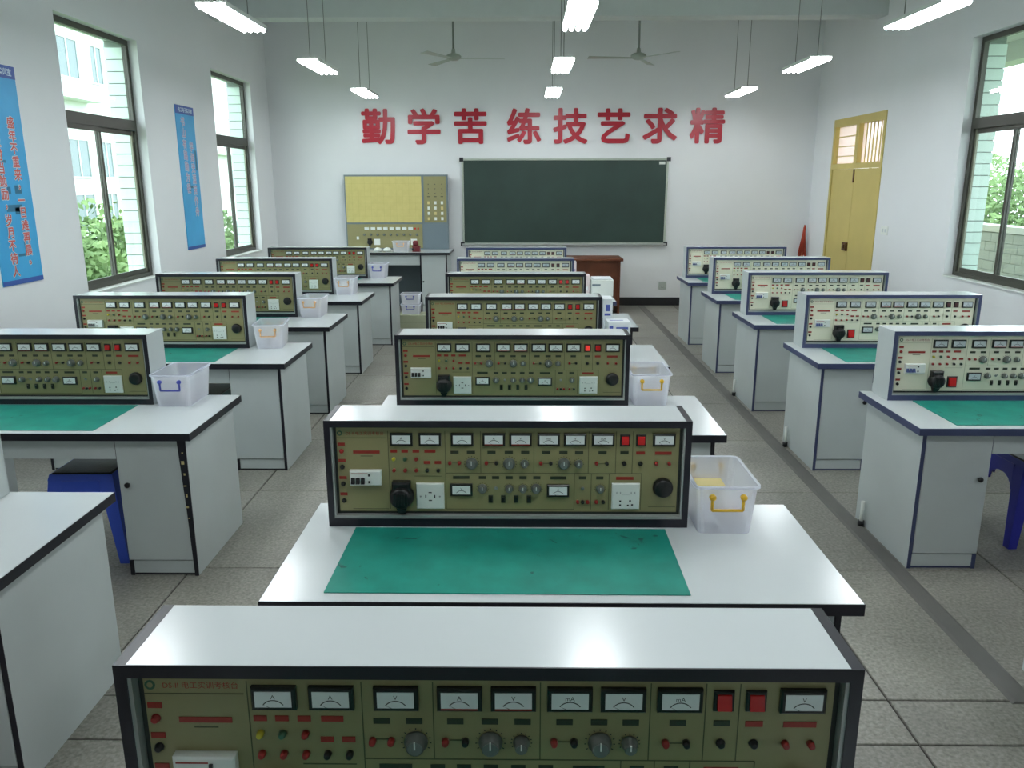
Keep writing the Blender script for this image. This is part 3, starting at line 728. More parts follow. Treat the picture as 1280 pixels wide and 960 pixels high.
    # plug, sockets
    P.add('power_plug', shared('plug', m_plug), (0.247, FY, 0.106), label='black round plug')
    if style == 'olive':
        i = P.add('wall_socket', shared('sockplate', m_sockplate), (0.3415, FY, 0.104)); P.add('socket_holes', shared('holes5', m_holes5), (0, 0, 0), i)
    else:
        i = P.add('rocker_switch', shared('bigbezel', lambda: MB().bbox(-0.026, 0.026, -0.006, 0, -0.03, 0.03, BEZ, 0.002)), (0.335, FY, 0.098))
        P.add('rocker', shared('bigrocker', lambda: MB().add([(-0.02, -0.0062, -0.024), (0.02, -0.0062, -0.024), (0.02, -0.0062, 0.024), (-0.02, -0.0062, 0.024), (-0.018, -0.018, -0.022), (0.018, -0.018, -0.022), (0.018, -0.008, 0.022), (-0.018, -0.008, 0.022)],
                                                            [(4, 5, 6, 7), (0, 1, 5, 4), (1, 2, 6, 5), (2, 3, 7, 6), (3, 0, 4, 7)], RSW)), (0, 0, 0), i, label='large red rocker')
    plate(0.960, 1.018, 0.167, True)
    i = P.add('wall_socket', shared('sockplate', m_sockplate), (0.993, FY, 0.1055)); P.add('socket_holes', shared('holes3', m_holes3), (0, 0, 0), i)
    P.add('round_socket', shared('round', m_round), (1.115, FY, 0.137))
    if far: P.add('small_controls', stuff, kind='stuff')
    return P

# ------------------------------------------------------------------ workbenches
TZ = 0.7396
def bench_proto(style, gl):
    band = BLACK if style == 'black' else BLUEB
    P = Proto(); x0, x1, y0, y1 = -gl, -gl + 1.669, -0.50, 0.205
    z0 = TZ - 0.034
    P.add('worktop', MB().box(x0 + 0.002, x1 - 0.002, y0 + 0.002, y1 - 0.002, z0, TZ, LAM))
    eb = MB().box(x0, x1, y0, y0 + 0.002, z0 - 0.002, TZ - 0.001, band).box(x0, x1, y1 - 0.002, y1, z0 - 0.002, TZ - 0.001, band)
    eb.box(x0, x0 + 0.002, y0 + 0.002, y1 - 0.002, z0 - 0.002, TZ - 0.001, band).box(x1 - 0.002, x1, y0 + 0.002, y1 - 0.002, z0 - 0.002, TZ - 0.001, band)
    P.add('edge_band', eb)
    cw_, ya, yb = 0.335, -0.455, 0.175
    for side in (-1, 1):
        a_ = x0 + 0.042 if side < 0 else x1 - 0.042 - cw_
        b_ = a_ + cw_
        mb = MB()
        for inner, s0, s1 in ((side > 0, a_, a_ + 0.018), (side < 0, b_ - 0.018, b_)):
            if inner:       # the door laps over the kneehole-side panel; its band shows only beside the kick board
                mb.box(s0, s1, ya + 0.020, yb, 0.0, z0 - 0.0005, LAMS); mb.box(s0, s1, ya + 0.002, ya + 0.020, 0.0, 0.076, band)
            else:
                mb.box(s0, s1, ya + 0.002, yb, 0.0, z0 - 0.0005, LAMS); mb.box(s0, s1, ya, ya + 0.002, 0.0, z0 - 0.0005, band)
        mb.box(a_ + 0.018, b_ - 0.018, yb - 0.012, yb - 0.001, 0.02, z0 - 0.001, LAMS)
        mb.box(a_ + 0.018, b_ - 0.018, ya + 0.025, yb - 0.012, 0.075, 0.09, LAMS)
        mb.box(a_ + 0.018, b_ - 0.018, ya + 0.01, ya + 0.028, 0.0, 0.012, band)
        c = P.add('cabinet', mb)
        P.add('door', MB().bbox(a_ + (0.020 if side < 0 else 0.001), b_ - (0.020 if side > 0 else 0.001), ya - 0.001, ya + 0.017, 0.082, z0 - 0.004, LAMS, 0.002), (0, 0, 0), c)
        P.add('kick_board', MB().box(a_ + 0.019, b_ - 0.019, ya + 0.006, ya + 0.022, 0.012, 0.077, LAMS), (0, 0, 0), c)
        kx = b_ - 0.045 if side < 0 else a_ + 0.045
        P.add('knob', shared('cab_knob', lambda: MB().lathe([(0.006, 0), (0.006, 0.010), (0.013, 0.014), (0.013, 0.022), (0.008, 0.025), (0, 0.025)], BPL, 12, (0, 0, 0), 'y')), (kx, ya - 0.001, 0.475), c)
    ax0, ax1 = x0 + 0.042 + cw_ + 0.004, x1 - 0.042 - cw_ - 0.004
    P.add('apron', MB().box(ax0, ax1, ya + 0.004, ya + 0.022, 0.60, z0 - 0.003, LAMS).box(ax0 - 0.0035, ax0, ya + 0.006, ya + 0.024, 0.60, z0 - 0.003, band).box(ax1, ax1 + 0.0035, ya + 0.006, ya + 0.024, 0.60, z0 - 0.003, band))
    P.add('back_rail', MB().box(ax0, ax1, yb - 0.022, yb - 0.004, 0.60, z0 - 0.003, LAMS))
    return P

ROWN = {6: 'first', 5: 'second', 4: 'third', 3: 'fourth', 2: 'fifth', 1: 'sixth', 0: 'seventh'}
Y0, DY = 1.1235, 1.4308
OFF = {'C0': (0.0035, 0.0066), 'C1': (0.0119, -0.0578), 'C2': (0.0086, 0.0308), 'C3': (-0.001, 0.0097), 'C4': (0.003, 0.0032), 'C5': (-0.0125, -0.0006), 'C6': (-0.0134, 0.0081),
       'L1': (0.01, 0.0), 'L2': (-0.0014, -0.0068), 'L3': (0.0112, 0.0432), 'L4': (-0.0167, -0.0406), 'L5': (-0.0364, -0.0211), 'L6': (0.0433, 0.0253),
       'R1': (0.035, -0.02), 'R2': (-0.0244, 0.0312), 'R3': (-0.0034, -0.0025), 'R4': (-0.0102, 0.0008), 'R5': (0.0128, -0.0278), 'R6': (0.0252, -0.0017)}
COLX = {'C': -0.0602, 'L': -2.5231, 'R': 2.5556}
COLDY = {'C': 0.0, 'L': 0.0413, 'R': 0.1101}
COLN = {'C': 'centre column', 'L': 'left column', 'R': 'right column'}
BEN = {('black', 'C'): bench_proto('black', 0.081), ('blue', 'C'): bench_proto('blue', 0.081), ('blue', 'R'): bench_proto('blue', 0.065)}
CON = {}
def get_con(style, far, lit, white_top):
    k = (style, far, lit, white_top)
    if k not in CON: CON[k] = console_proto(style, far, lit, white_top)
    return CON[k]
gm = MB(); gm.bbox(0, 1.03, 0, 0.44, 0, 0.003, GMAT, 0.001)
GM = gm.mesh('rubber_mat')
BASE = {}
for key, (ox, oy) in OFF.items():
    c, k = key[0], int(key[1]); x0 = COLX[c] + ox - CW / 2; y0 = Y0 + k * DY + oy + COLDY[c]
    BASE[key] = (x0, y0)
    cream = c == 'R' or k >= 5 and c == 'C'
    BEN[('blue' if cream else 'black', 'R' if c == 'R' else 'C')].place('workbench', (x0, y0, 0), 0,
        '%s-edged white workbench, %s from the chalkboard in the %s' % ('blue' if cream else 'black', ROWN[k], COLN[c]), 'workbench', 'laboratory workbenches')
    if key != 'R1':
        get_con('cream' if cream else 'olive', k >= 4, key == 'C2', c != 'C').place('instrument_console', (x0, y0, TZ + 0.0008), 0,
            '%s-faced instrument console, %s from the chalkboard in the %s' % ('cream' if cream else 'olive', ROWN[k], COLN[c]), 'console', 'instrument consoles')
        dxm = 0.09 if c != 'R' else 0.13
        o = obj('rubber_mat', GM, None, (x0 + dxm, y0 - 0.452, TZ + 0.0005), (0, 0, random.uniform(-0.008, 0.008)))
        tag(o, 'green rubber mat, %s from the chalkboard in the %s' % (ROWN[k], COLN[c]), 'mat', 'green bench mats')

# a peeling dark edge strip on the cabinet of the fifth left bench
_w = [o for o in col.objects if o.name.startswith('workbench') and o.get('label', '').endswith('fifth from the chalkboard in the left column')][0]
_xe = -0.081 + 1.669 - 0.042
ws = MB().poly([(_xe - 0.018, 0.0), (_xe, 0.0), (_xe, 0.700), (_xe - 0.040, 0.700), (_xe - 0.026, 0.35)], -0.4585, -0.4562, BLACK)
for k in range(7): ws.box(_xe - 0.022 - 0.006 * (k % 2), _xe - 0.014, -0.4592, -0.4586, 0.30 + k * 0.055, 0.305 + k * 0.055 + 0.006 * (k % 3), CARD)
obj('worn_edge_strip', ws, _w, label='peeling black edge strip')

# ------------------------------------------------------------------ clear plastic boxes
def box_proto(hm, lx=0.172, ly=0.27, h=0.168):
    P = Proto(); mb = MB(); t = 0.003; e = 0.014
    def ring(x0, x1, y0, y1, z, r=0.02):
        pts = []
        for cx_, cy_, a0 in ((x1 - r, y1 - r, 0), (x0 + r, y1 - r, 90), (x0 + r, y0 + r, 180), (x1 - r, y0 + r, 270)):
            for q in range(4):
                a_ = math.radians(a0 + q * 30); pts.append((cx_ + r * math.cos(a_), cy_ + r * math.sin(a_), z))
        return pts
    R = [ring(-lx / 2, lx / 2, 0, ly, 0), ring(-lx / 2 - e, lx / 2 + e, -e, ly + e, h), ring(-lx / 2 - e + t, lx / 2 + e - t, -e + t, ly + e - t, h), ring(-lx / 2 + t, lx / 2 - t, t, ly - t, t)]
    vs_ = sum(R, []); n = 16; fs = []
    for k in range(3):
        for i in range(n): fs.append((k * n + i, k * n + (i + 1) % n, (k + 1) * n + (i + 1) % n, (k + 1) * n + i))
    fs.append(tuple(range(n - 1, -1, -1))); fs.append(tuple(3 * n + i for i in range(n)))
    mb.add(vs_, fs, CLEARP, False); P.add('tub', mb)
    rm = MB(); o1 = ring(-lx / 2 - e - 0.008, lx / 2 + e + 0.008, -e - 0.008, ly + e + 0.008, h - 0.006, 0.026); o2 = [(x_, y_, h + 0.002) for x_, y_, _ in o1]
    i2 = ring(-lx / 2 - e + 0.0005, lx / 2 + e - 0.0005, -e + 0.0005, ly + e - 0.0005, h + 0.002); i1 = [(x_, y_, h - 0.006) for x_, y_, _ in i2]
    fs = []
    for k in range(4):
        for i in range(n): fs.append((k * n + i, k * n + (i + 1) % n, ((k + 1) % 4) * n + (i + 1) % n, ((k + 1) % 4) * n + i))
    rm.add(o1 + o2 + i2 + i1, fs, RIMP); P.add('rim', rm)
    for ys_, s in ((-e, -1), (ly + e, 1)):
        hd = MB(); a_ = 0.05; y_ = ys_ + s * 0.006; zt_ = h * 0.80; zb = h * 0.53
        hd.rod((-a_, y_, zt_), (-a_, y_ - s * 0.001, zb), 0.005, hm, 6); hd.rod((a_, y_, zt_), (a_, y_ - s * 0.001, zb), 0.005, hm, 6)
        hd.rod((-a_, y_ - s * 0.001, zb), (a_, y_ - s * 0.001, zb), 0.005, hm, 6)
        for sx in (-a_, a_): hd.lathe([(0.011, -0.004), (0.011, 0.006), (0.005, 0.009)], hm, 10, (sx, y_, zt_), 'y')
        P.add('handle', hd)
    return P
BXP = {'yellow': box_proto(YELH), 'blue': box_proto(BLUH), 'orange': box_proto(PEAH)}
def bag(mt, sx, sy, sz, seed):
    rnd = random.Random(seed); mb = MB(); n, mrow = 10, 5; vs_ = []; fs = []
    for j in range(mrow + 1):
        ph = math.pi * j / mrow - math.pi / 2
        for i in range(n):
            th = 2 * math.pi * i / n; w_ = 1 + rnd.uniform(-0.13, 0.13)
            vs_.append((sx * w_ * math.cos(ph) ** 0.6 * math.cos(th) if abs(math.cos(ph)) > 1e-6 else 0, sy * w_ * max(0, math.cos(ph)) ** 0.6 * math.sin(th), sz * (1 + math.sin(ph))))
    for j in range(mrow):
        for i in range(n): fs.append((j * n + i, j * n + (i + 1) % n, (j + 1) * n + (i + 1) % n, (j + 1) * n + i))
    mb.add(vs_, fs, mt, False); return mb
BOXES = [('C1', 'yellow', 1.313, -0.045, 0.0), ('C2', 'yellow', 1.315, 0.0, 0.0), ('L2', 'blue', 1.318, -0.035, 0), ('L3', 'orange', 1.345, -0.02, 0.12), ('L4', 'orange', 1.315, -0.02, 0.0), ('L5', 'orange', 1.314, -0.02, 0.0), ('L6', 'blue', 1.314, 0.0, 0)]
WHERE = {'C': 'centre column', 'L': 'left column'}
for n_, (key, hc, dx, dy, rz) in enumerate(BOXES):
    x0, y0 = BASE[key]; bx_, by_ = x0 + dx, y0 + dy
    wh = '%s from the chalkboard in the %s' % (ROWN[int(key[1])], WHERE[key[0]])
    BXP[hc].place('storage_box', (bx_, by_, TZ + 0.0005), rz, 'clear box with %s handles, %s' % (hc, wh), 'box', 'clear plastic component boxes')
    zb = TZ + 0.0042
    ca, sa = math.cos(rz), math.sin(rz)
    def at(u, v): return (bx_ + u * ca - v * sa, by_ + u * sa + v * ca)
    o = obj('component_bag', bag(BAGM, 0.036, 0.055, 0.034, n_), None, (*at(-0.042, 0.08), zb)); tag(o, 'left bluish component bag in the box %s' % wh, 'bag', 'component bags')
    o = obj('component_bag', bag(BAGP, 0.034, 0.055, 0.038, n_ + 50), None, (*at(0.040, 0.085), zb)); tag(o, 'right pinkish component bag in the box %s' % wh, 'bag', 'component bags')
    cb = MB().bbox(-0.05, 0.05, -0.035, 0.035, 0, 0.10, CARD if key in ('C1', 'L3', 'L4') else WCART, 0.003).box(-0.035, 0.035, -0.0362, -0.0352, 0.03, 0.06, WPL)
    o = obj('card_packet', cb, None, (*at(-0.012, 0.20), zb), (0, 0, rz)); tag(o, '%s card packet in the box %s' % ('tan' if key in ('C1', 'L3', 'L4') else 'white', wh), 'packet', 'card packets')

# ------------------------------------------------------------------ stools
def stool_proto(mt):
    P = Proto(); H_ = 0.455; a_ = 0.155; f_ = 0.21
    st = MB(); st.frustum(-a_ - 0.008, a_ + 0.008, -a_ - 0.008, a_ + 0.008, H_ - 0.03, -a_, a_, -a_, a_, H_, mt)
    P.add('seat', st)
    P.add('seat_top', MB().frustum(-a_ + 0.004, a_ - 0.004, -a_ + 0.004, a_ - 0.004, H_, -a_ + 0.012, a_ - 0.012, -a_ + 0.012, a_ - 0.012, H_ + 0.006, BPL), label='black seat top')  # thin black layer covering nearly the whole top of the seat
    zt_ = H_ - 0.03
    for sx in (-1, 1):
        for sy in (-1, 1):
            mb = MB()
            def lerp(z): t = (zt_ - z) / zt_; return a_ + 0.006 + (f_ - a_) * t
            for (w0, w1) in ((0.075, 0.045),):
                t0, t1 = lerp(zt_), lerp(0)
                for ax in (0, 1):
                    if ax == 0: mb.frustum(min(sx * (t1 - w1), sx * t1), max(sx * (t1 - w1), sx * t1), min(sy * t1, sy * (t1 - 0.012)), max(sy * t1, sy * (t1 - 0.012)), 0,
                                           min(sx * (t0 - w0), sx * t0), max(sx * (t0 - w0), sx * t0), min(sy * t0, sy * (t0 - 0.012)), max(sy * t0, sy * (t0 - 0.012)), zt_, mt)
                    else: mb.frustum(min(sx * t1, sx * (t1 - 0.012)), max(sx * t1, sx * (t1 - 0.012)), min(sy * (t1 - w1), sy * (t1 - 0.012)), max(sy * (t1 - w1), sy * (t1 - 0.012)), 0,
                                     min(sx * t0, sx * (t0 - 0.012)), max(sx * t0, sx * (t0 - 0.012)), min(sy * (t0 - w0), sy * (t0 - 0.012)), max(sy * (t0 - w0), sy * (t0 - 0.012)), zt_, mt)
            P.add('leg', mb)
    for q in range(4):
        mb = MB(); b_ = a_ - 0.065; pts = [(-b_ - 0.004, zt_), (-b_ - 0.004, zt_ - 0.14)]
        for k in range(9):
            t = math.pi - k * math.pi / 8; pts.append((b_ * math.cos(t), zt_ - 0.14 + 0.075 * math.sin(t)))
        pts += [(b_ + 0.004, zt_ - 0.14), (b_ + 0.004, zt_)]
        mb.poly(pts, -a_ - 0.012, -a_ - 0.002, mt)
        P.add('side_skirt', mb, (0, 0, 0), None, (0, 0, q * math.pi / 2))
    return P
SP = stool_proto(BLUEP); SP2 = stool_proto(BLUEP2); SP3 = stool_proto(TEALP)
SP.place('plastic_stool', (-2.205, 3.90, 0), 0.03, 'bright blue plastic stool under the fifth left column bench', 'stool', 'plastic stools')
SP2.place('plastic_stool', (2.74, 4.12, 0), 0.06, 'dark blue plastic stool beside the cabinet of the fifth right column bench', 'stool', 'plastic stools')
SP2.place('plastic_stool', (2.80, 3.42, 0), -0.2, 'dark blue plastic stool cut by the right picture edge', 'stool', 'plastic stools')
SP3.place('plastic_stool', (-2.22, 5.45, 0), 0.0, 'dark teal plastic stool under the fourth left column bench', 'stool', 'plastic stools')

# ------------------------------------------------------------------ pendant lamps and fans
def lamp_proto():
    P = Proto(); L, Wd = 0.88, 0.20
    hs = MB().box(-Wd / 2, Wd / 2, -L / 2, L / 2, 0.030, 0.042, FIX)
    for s in (-1, 1): hs.box(min(s * Wd / 2, s * (Wd / 2 + 0.003)), max(s * Wd / 2, s * (Wd / 2 + 0.003)), -L / 2, L / 2, 0.010, 0.042, FIX)
    P.add('housing', hs)
    tb_ = MB().rod((0, -L / 2 - 0.005, 0), (0, L / 2 + 0.005, 0), 0.018, TUBE, 8)
    me = tb_.mesh('tube')
    for k in range(4): P.add('tube', me, (-0.075 + k * 0.050, 0, 0.010))
    for s in (-1, 1): P.add('rod', MB().rod((0, s * 0.33, 0.042), (0, s * 0.33, ZC - 3.0), 0.004, WIRE, 6))
    return P
LP = lamp_proto()
LX = (('left', -2.08), ('centre', 0.40), ('right', 2.86))
LY = ((11.2, 'farthest', True), (8.70, 'second farthest', True), (6.22, 'third farthest', True), (3.75, 'fourth farthest', False), (1.28, 'fifth farthest', False))
for nm, x_ in LX:
    for y_, rn, _ in LY:
        LP.place('pendant_lamp', (x_, y_, 3.0), 0, 'lit four-tube fluorescent pendant lamp, %s in the %s row' % (rn, nm), 'lamp', 'fluorescent pendant lamps')

def fan_proto(a0):
    P = Proto()
    P.add('motor', MB().lathe([(0.0, -0.01), (0.05, -0.005), (0.10, 0.02), (0.105, 0.05), (0.07, 0.075), (0.03, 0.085), (0.022, 0.14), (0.0, 0.14)], FANM, 16))
    P.add('down_rod', MB().rod((0, 0, 0.13), (0, 0, ZC - 3.45), 0.014, WIRE, 8))
    bl = MB(); bl.add([(0.09, -0.03, 0.012), (0.68, -0.06, 0.004), (0.68, 0.05, 0.02), (0.09, 0.03, 0.018), (0.09, -0.03, 0.016), (0.68, -0.06, 0.008), (0.68, 0.05, 0.024), (0.09, 0.03, 0.022)],
                      [(3, 2, 1, 0), (4, 5, 6, 7), (0, 1, 5, 4), (1, 2, 6, 5), (2, 3, 7, 6), (3, 0, 4, 7)], FANM)
    me = bl.mesh('blade')
    for k in range(3): P.add('blade', me, (0, 0, 0.0), None, (0, 0, a0 + k * 2 * math.pi / 3))
    return P
fan_proto(math.radians(2)).place('ceiling_fan', (-0.92, 11.4, 3.45), 0, 'pale three-blade ceiling fan left of the middle lamps', 'fan', 'ceiling fans')
fan_proto(math.radians(-52)).place('ceiling_fan', (1.535, 11.4, 3.45), 0, 'pale three-blade ceiling fan right of the middle lamps', 'fan', 'ceiling fans')

# ------------------------------------------------------------------ demonstration bench and board at the back wall
dbx = empty('demonstration_bench', (-1.9, 12.1, 0), 0, 'dark-edged white bench standing at the back wall below the yellow board', 'workbench')
H_ = 0.885
obj('worktop', MB().box(-0.84, 0.84, -0.35, 0.40, H_ - 0.034, H_, LAM), dbx)
obj('edge_band', MB().box(-0.842, 0.842, -0.352, -0.35, H_ - 0.036, H_ - 0.001, BLACK).box(0.84, 0.842, -0.35, 0.40, H_ - 0.036, H_ - 0.001, BLACK), dbx)
for s, a_, b_ in ((1, 0.405, 0.80), (-1, -0.80, -0.405)):
    mb = MB()
    for s0, s1 in ((a_, a_ + 0.018), (b_ - 0.018, b_)):
        mb.box(s0, s1, -0.31, 0.38, 0, H_ - 0.036, LAMS); mb.box(s0, s1, -0.312, -0.31, 0, H_ - 0.036, BLACK)
    mb.box(a_ + 0.018, b_ - 0.018, 0.36, 0.375, 0.02, H_ - 0.04, LAMS)
    c = obj('cabinet', mb, dbx)
    obj('door', MB().bbox(a_ + 0.02, b_ - 0.02, -0.311, -0.295, 0.117, H_ - 0.04, LAMS, 0.002), c)
    obj('kick_board', MB().box(a_ + 0.019, b_ - 0.019, -0.30, -0.285, 0.0, 0.107, LAMS), c)
    obj('knob', _cons_cache['cab_knob'], c, (a_ + 0.045 if s > 0 else b_ - 0.045, -0.311, 0.46))
obj('apron', MB().box(-0.40, 0.40, -0.305, -0.285, 0.70, H_ - 0.037, LAMS), dbx)
obj('back_panel', MB().box(-0.40, 0.40, 0.36, 0.375, 0.02, H_ - 0.04, GREYP), dbx)

db = empty('demonstration_board', (-1.9, 12.36, H_ + 0.001), 0, 'upright training board with yellow grid field and olive control panels', 'board')
bw, bh = 0.775, 1.10
obj('case', MB().box(-bw, bw, 0.0, 0.10, 0, bh, GREYP), db)
obj('grid_board', MB().box(-bw + 0.02, 0.385, -0.008, -0.0005, 0.40, bh - 0.025, YELB), db)
gl_ = MB()
for k in range(1, 12): gl_.box(-bw + 0.02 + k * 0.095, -bw + 0.0215 + k * 0.095, -0.0088, -0.008, 0.40, bh - 0.025, YLINE)
for k in range(1, 7): gl_.box(-bw + 0.02, 0.385, -0.0088, -0.008, 0.40 + k * 0.095, 0.4015 + k * 0.095, YLINE)
obj('grid_lines', gl_, db, kind='stuff')
sp = obj('switch_panel', MB().box(0.42, bw - 0.02, -0.008, -0.0005, 0.40, bh - 0.025, OLIVE), db)
for r in range(3):
    for c in range(3): obj('terminal', shared('jack_k', lambda: m_jack(TBLK)), sp, (0.49 + c * 0.1, -0.008, 0.96 - r * 0.065))
for c in range(3): obj('label_plate', shared('plate_40_False', lambda: m_plate(0.04, GRNL)), sp, (0.49 + c * 0.1, -0.008, 0.78))
sw = MB().bbox(-0.018, 0.018, -0.014, 0, -0.022, 0.022, WPL, 0.004).mesh('white_switch')
swt = MB().bbox(-0.018, 0.018, -0.014, 0, -0.022, 0.022, CARD, 0.004).mesh('tan_switch')
for r in range(4):
    for c in range(3): obj('lamp_holder', swt if (r + c) % 3 == 0 else sw, sp, (0.49 + c * 0.1, -0.008, 0.69 - r * 0.078))
cp = obj('control_panel', MB().box(-bw + 0.02, 0.385, -0.008, -0.0005, 0.02, 0.375, OLIVE), db)
sm_ = MB().bbox(-0.034, 0.034, -0.012, 0, -0.02, 0.02, DIAL, 0.005).mesh('meter')
for k in range(8): obj('meter', sm_, cp, (-0.46 + k * 0.095, -0.008, 0.31))
for k in range(2): obj('rocker_switch', shared('rocker_0', lambda: m_rocker(RSW)), cp, (0.275 + k * 0.045, -0.004, 0.31))
for k in range(9): obj('knob', shared('knob_20', lambda: m_knob(0.02)), cp, (-0.5 + k * 0.1, -0.008, 0.22))
obj('power_plug', shared('plug', m_plug), cp, (-0.42, -0.008, 0.11)); obj('circuit_breaker', sw, cp, (-0.6, -0.008, 0.17), label='white breaker')
i_ = obj('wall_socket', shared('sockplate', m_sockplate), cp, (-0.31, -0.008, 0.11)); obj('wall_socket', shared('sockplate', m_sockplate), cp, (0.25, -0.008, 0.11))
obj('blank_panel', MB().box(0.42, bw - 0.02, -0.006, -0.0005, 0.02, 0.375, GREYP), db, label='plain grey panel')

for k, x_ in enumerate((-2.125, -1.985)):
    sh = MB().lathe([(0.022, 0), (0.030, 0.004), (0.062, 0.018), (0.066, 0.026), (0.05, 0.045), (0.02, 0.062), (0.0, 0.064)], WPL, 16)
    o = obj('ceramic_bowl', sh, None, (x_, 11.9, H_ + 0.001)); tag(o, 'small white bowl-shaped fitting on the back bench, %s of two' % ('left' if k == 0 else 'right'), 'fitting', 'white fittings on the back bench')
box_proto(PEAH, 0.21, 0.16, 0.15).place('storage_box', (-1.785, 11.86, H_ + 0.001), 0, 'lilac-tinted clear tub on the back bench under the yellow board', 'box')
rt = empty('hand_drill', (-1.56, 11.92, H_ + 0.001), 0, 'dark red motor-like device on the back bench beside the tub', 'device')
obj('base', MB().bbox(-0.055, 0.055, -0.05, 0.05, 0, 0.085, mat('dark_red', (108, 26, 34), 0.4), 0.008), rt)
obj('motor_head', MB().lathe([(0.035, 0), (0.042, 0.01), (0.042, 0.06), (0.02, 0.075), (0, 0.075)], mat('dark_red', (108, 26, 34), 0.4), 14, (-0.01, 0, 0.0855)), rt)
obj('switch', MB().box(-0.06, -0.02, -0.058, -0.0505, 0.02, 0.05, BPL), rt)
rt.name = 'bench_motor'

# ------------------------------------------------------------------ boxes on the floor by the back bench
o = obj('carton', MB().bbox(-0.19, 0.19, -0.15, 0.15, 0, 0.185, CARTON, 0.003).box(-0.19, 0.19, -0.1505, -0.15, 0.09, 0.094, TRUNK), None, (-1.44, 10.55, 0.0005))
tag(o, 'beige carton on the floor beneath two stacked clear boxes', 'carton')
STK = box_proto(BLUH, 0.22, 0.20, 0.13)
STK.place('storage_box', (-1.47, 10.45, 0.187), 0, 'lower of two clear boxes stacked on the beige carton', 'box')
STK.place('storage_box', (-1.47, 10.45, 0.187 + 0.135), 0, 'upper of two clear boxes stacked on the beige carton', 'box')

# ------------------------------------------------------------------ brown desk, cartons, printer
ds = empty('teacher_desk', (0.72, 11.85, 0), 0, 'reddish brown wooden desk below the chalkboard', 'desk')
obj('desk_top', MB().bbox(-0.72, 0.72, -0.30, 0.30, 0.775, 0.81, BROWN, 0.006), ds)
obj('front_panel', MB().box(-0.66, 0.66, -0.24, -0.22, 0.12, 0.774, BROWN), ds)
for s in (-1, 1): obj('side_panel', MB().box(min(s * 0.66, s * 0.685), max(s * 0.66, s * 0.685), -0.26, 0.27, 0, 0.774, BROWN), ds)
obj('back_rail', MB().box(-0.66, 0.66, 0.2, 0.22, 0.65, 0.774, BROWN), ds)

x0, y0 = BASE['C3']
c_ = MB().bbox(-0.034, 0.034, -0.08, 0.08, 0, 0.355, WCART, 0.003); c_.box(-0.02, 0.022, -0.0806, -0.08, 0.24, 0.255, PRINT); c_.box(-0.012, 0.016, -0.0806, -0.08, 0.27, 0.315, PRINT)
o = obj('carton', c_, None, (x0 + 1.242, y0 + 0.10, TZ + 0.0006)); tag(o, 'tall narrow white carton with blue print beside the fourth centre console', 'carton')
c_ = MB().bbox(-0.075, 0.075, -0.07, 0.07, 0, 0.225, WCART, 0.004); c_.box(-0.055, 0.035, -0.01, 0.008, 0.225, 0.2256, PRINT); c_.box(-0.065, -0.04, -0.0706, -0.07, 0.165, 0.20, PRINT); c_.box(-0.02, 0.06, -0.0706, -0.07, 0.175, 0.19, PRINT)
o = obj('carton', c_, None, (x0 + 1.302, y0 - 0.08, TZ + 0.0006), (0, 0, 0.03)); tag(o, 'low white carton with blue print on the fourth centre bench', 'carton')
x0, y0 = BASE['C5']
pr = empty('printer', (x0 + 1.485, y0 + 0.0, TZ + 0.0006), 0, 'white box-shaped printer with a dark slot on the second centre bench', 'printer')
obj('body', MB().bbox(-0.11, 0.11, -0.12, 0.13, 0, 0.165, WPL, 0.006), pr); obj('paper_slot', MB().box(-0.105, -0.02, -0.1215, -0.1205, 0.105, 0.125, GREYP), pr)
obj('lid', MB().bbox(-0.10, 0.10, -0.10, 0.12, 0.1655, 0.178, WCART, 0.004), pr)
o = obj('carton', MB().bbox(-0.05, 0.05, -0.1, 0.1, 0, 0.20, PINKB, 0.003).box(-0.03, 0.03, -0.1006, -0.1, 0.05, 0.09, WCART), None, (x0 + 1.315, y0 + 0.06, TZ + 0.0006)); tag(o, 'cream carton between the printer and the second centre console', 'carton')
x0, y0 = BASE['C6']
o = obj('carton', MB().bbox(-0.05, 0.05, -0.08, 0.08, 0, 0.205, PINKB, 0.003).box(-0.04, 0.04, -0.0806, -0.08, 0.09, 0.12, POSTP), None, (x0 + 1.27, y0 + 0.06, TZ + 0.0006)); tag(o, 'small pinkish carton beside the first centre console', 'carton')

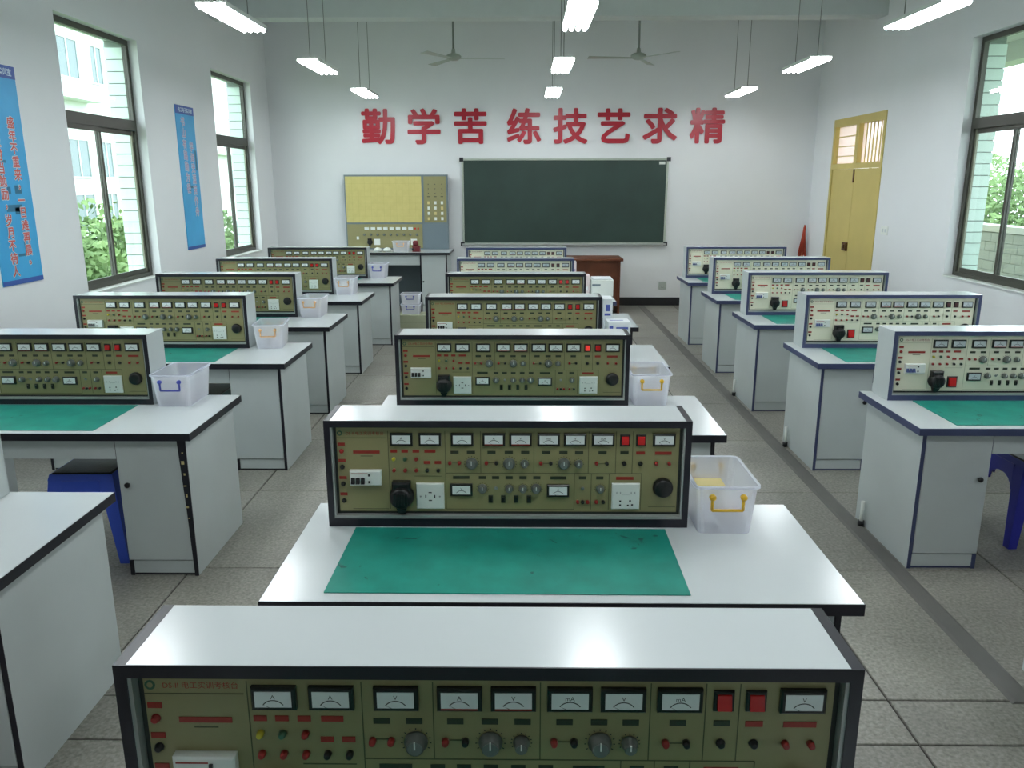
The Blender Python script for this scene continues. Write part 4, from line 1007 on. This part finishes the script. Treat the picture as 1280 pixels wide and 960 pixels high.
# ------------------------------------------------------------------ small fittings
o = obj('cable_cover', MB().add([(1.80, 2.60, 0.0004), (1.90, 2.60, 0.0004), (1.90, 12.45, 0.0004), (1.80, 12.45, 0.0004), (1.815, 2.605, 0.007), (1.885, 2.605, 0.007), (1.885, 12.45, 0.007), (1.815, 12.45, 0.007)],
        [(0, 3, 2, 1), (4, 5, 6, 7), (0, 1, 5, 4), (1, 2, 6, 5), (2, 3, 7, 6), (3, 0, 4, 7)], TRUNK)); tag(o, 'long dark grey cable cover strip along the right aisle floor', 'cable cover')
for k, nm in ((2, 'fifth'), (3, 'fourth'), (4, 'third')):
    x0, y0 = BASE['R%d' % k]
    cd = MB().rod((0, 0, 0.001), (0, 0, 0.15), 0.011, WPL, 8).rod((0, 0, 0.001), (0, 0, 0.035), 0.018, BPL, 8)
    o = obj('floor_conduit', cd, None, (x0 - 0.065 + 0.042 - 0.022, y0 + 0.05, 0)); tag(o, 'short white conduit rising beside the %s right column cabinet' % nm, 'conduit', 'floor conduits')
sp_ = empty('light_switch', (XR, 9.876, 1.30), 0, 'white light switch plate on the right wall beside the door', 'switch')
obj('plate', MB().box(-0.010, -0.0005, -0.09, 0.09, -0.05, 0.05, WPL), sp_); obj('rocker', MB().box(-0.014, -0.0102, -0.05, -0.02, -0.02, 0.02, DIALG), sp_); obj('rocker', MB().box(-0.014, -0.0102, 0.02, 0.05, -0.02, 0.02, DIALG), sp_)
ou = empty('power_outlet', (2.18, YB, 0.31), 0, 'pale square outlet plate low on the back wall', 'outlet')
obj('plate', MB().bbox(-0.06, 0.06, -0.010, -0.0005, -0.06, 0.06, CONC, 0.003), ou); obj('socket_holes', shared('holes3', m_holes3), ou, (0, -0.001, 0))
mp = empty('mop', (4.16, 12.28, 0), 0, 'red-brown mop leaning upside down in the back right corner', 'mop')
obj('handle', MB().rod((0.0, 0.0, 0.002), (0.13, 0.19, 1.10), 0.012, WOOD, 8), mp)
hd = MB(); rnd = random.Random(3)
for k in range(26):
    a_ = rnd.uniform(0, 6.28); r_ = rnd.uniform(0.01, 0.07)
    hd.rod((0.126 + rnd.uniform(-.012, .012), 0.18 + rnd.uniform(-.012, .012), rnd.uniform(1.15, 1.24)), (0.10 + r_ * math.cos(a_), 0.15 + r_ * math.sin(a_) * 0.8, rnd.uniform(0.70, 0.85)), 0.008, MOPR, 5, 0.011)
obj('mop_head', hd, mp)
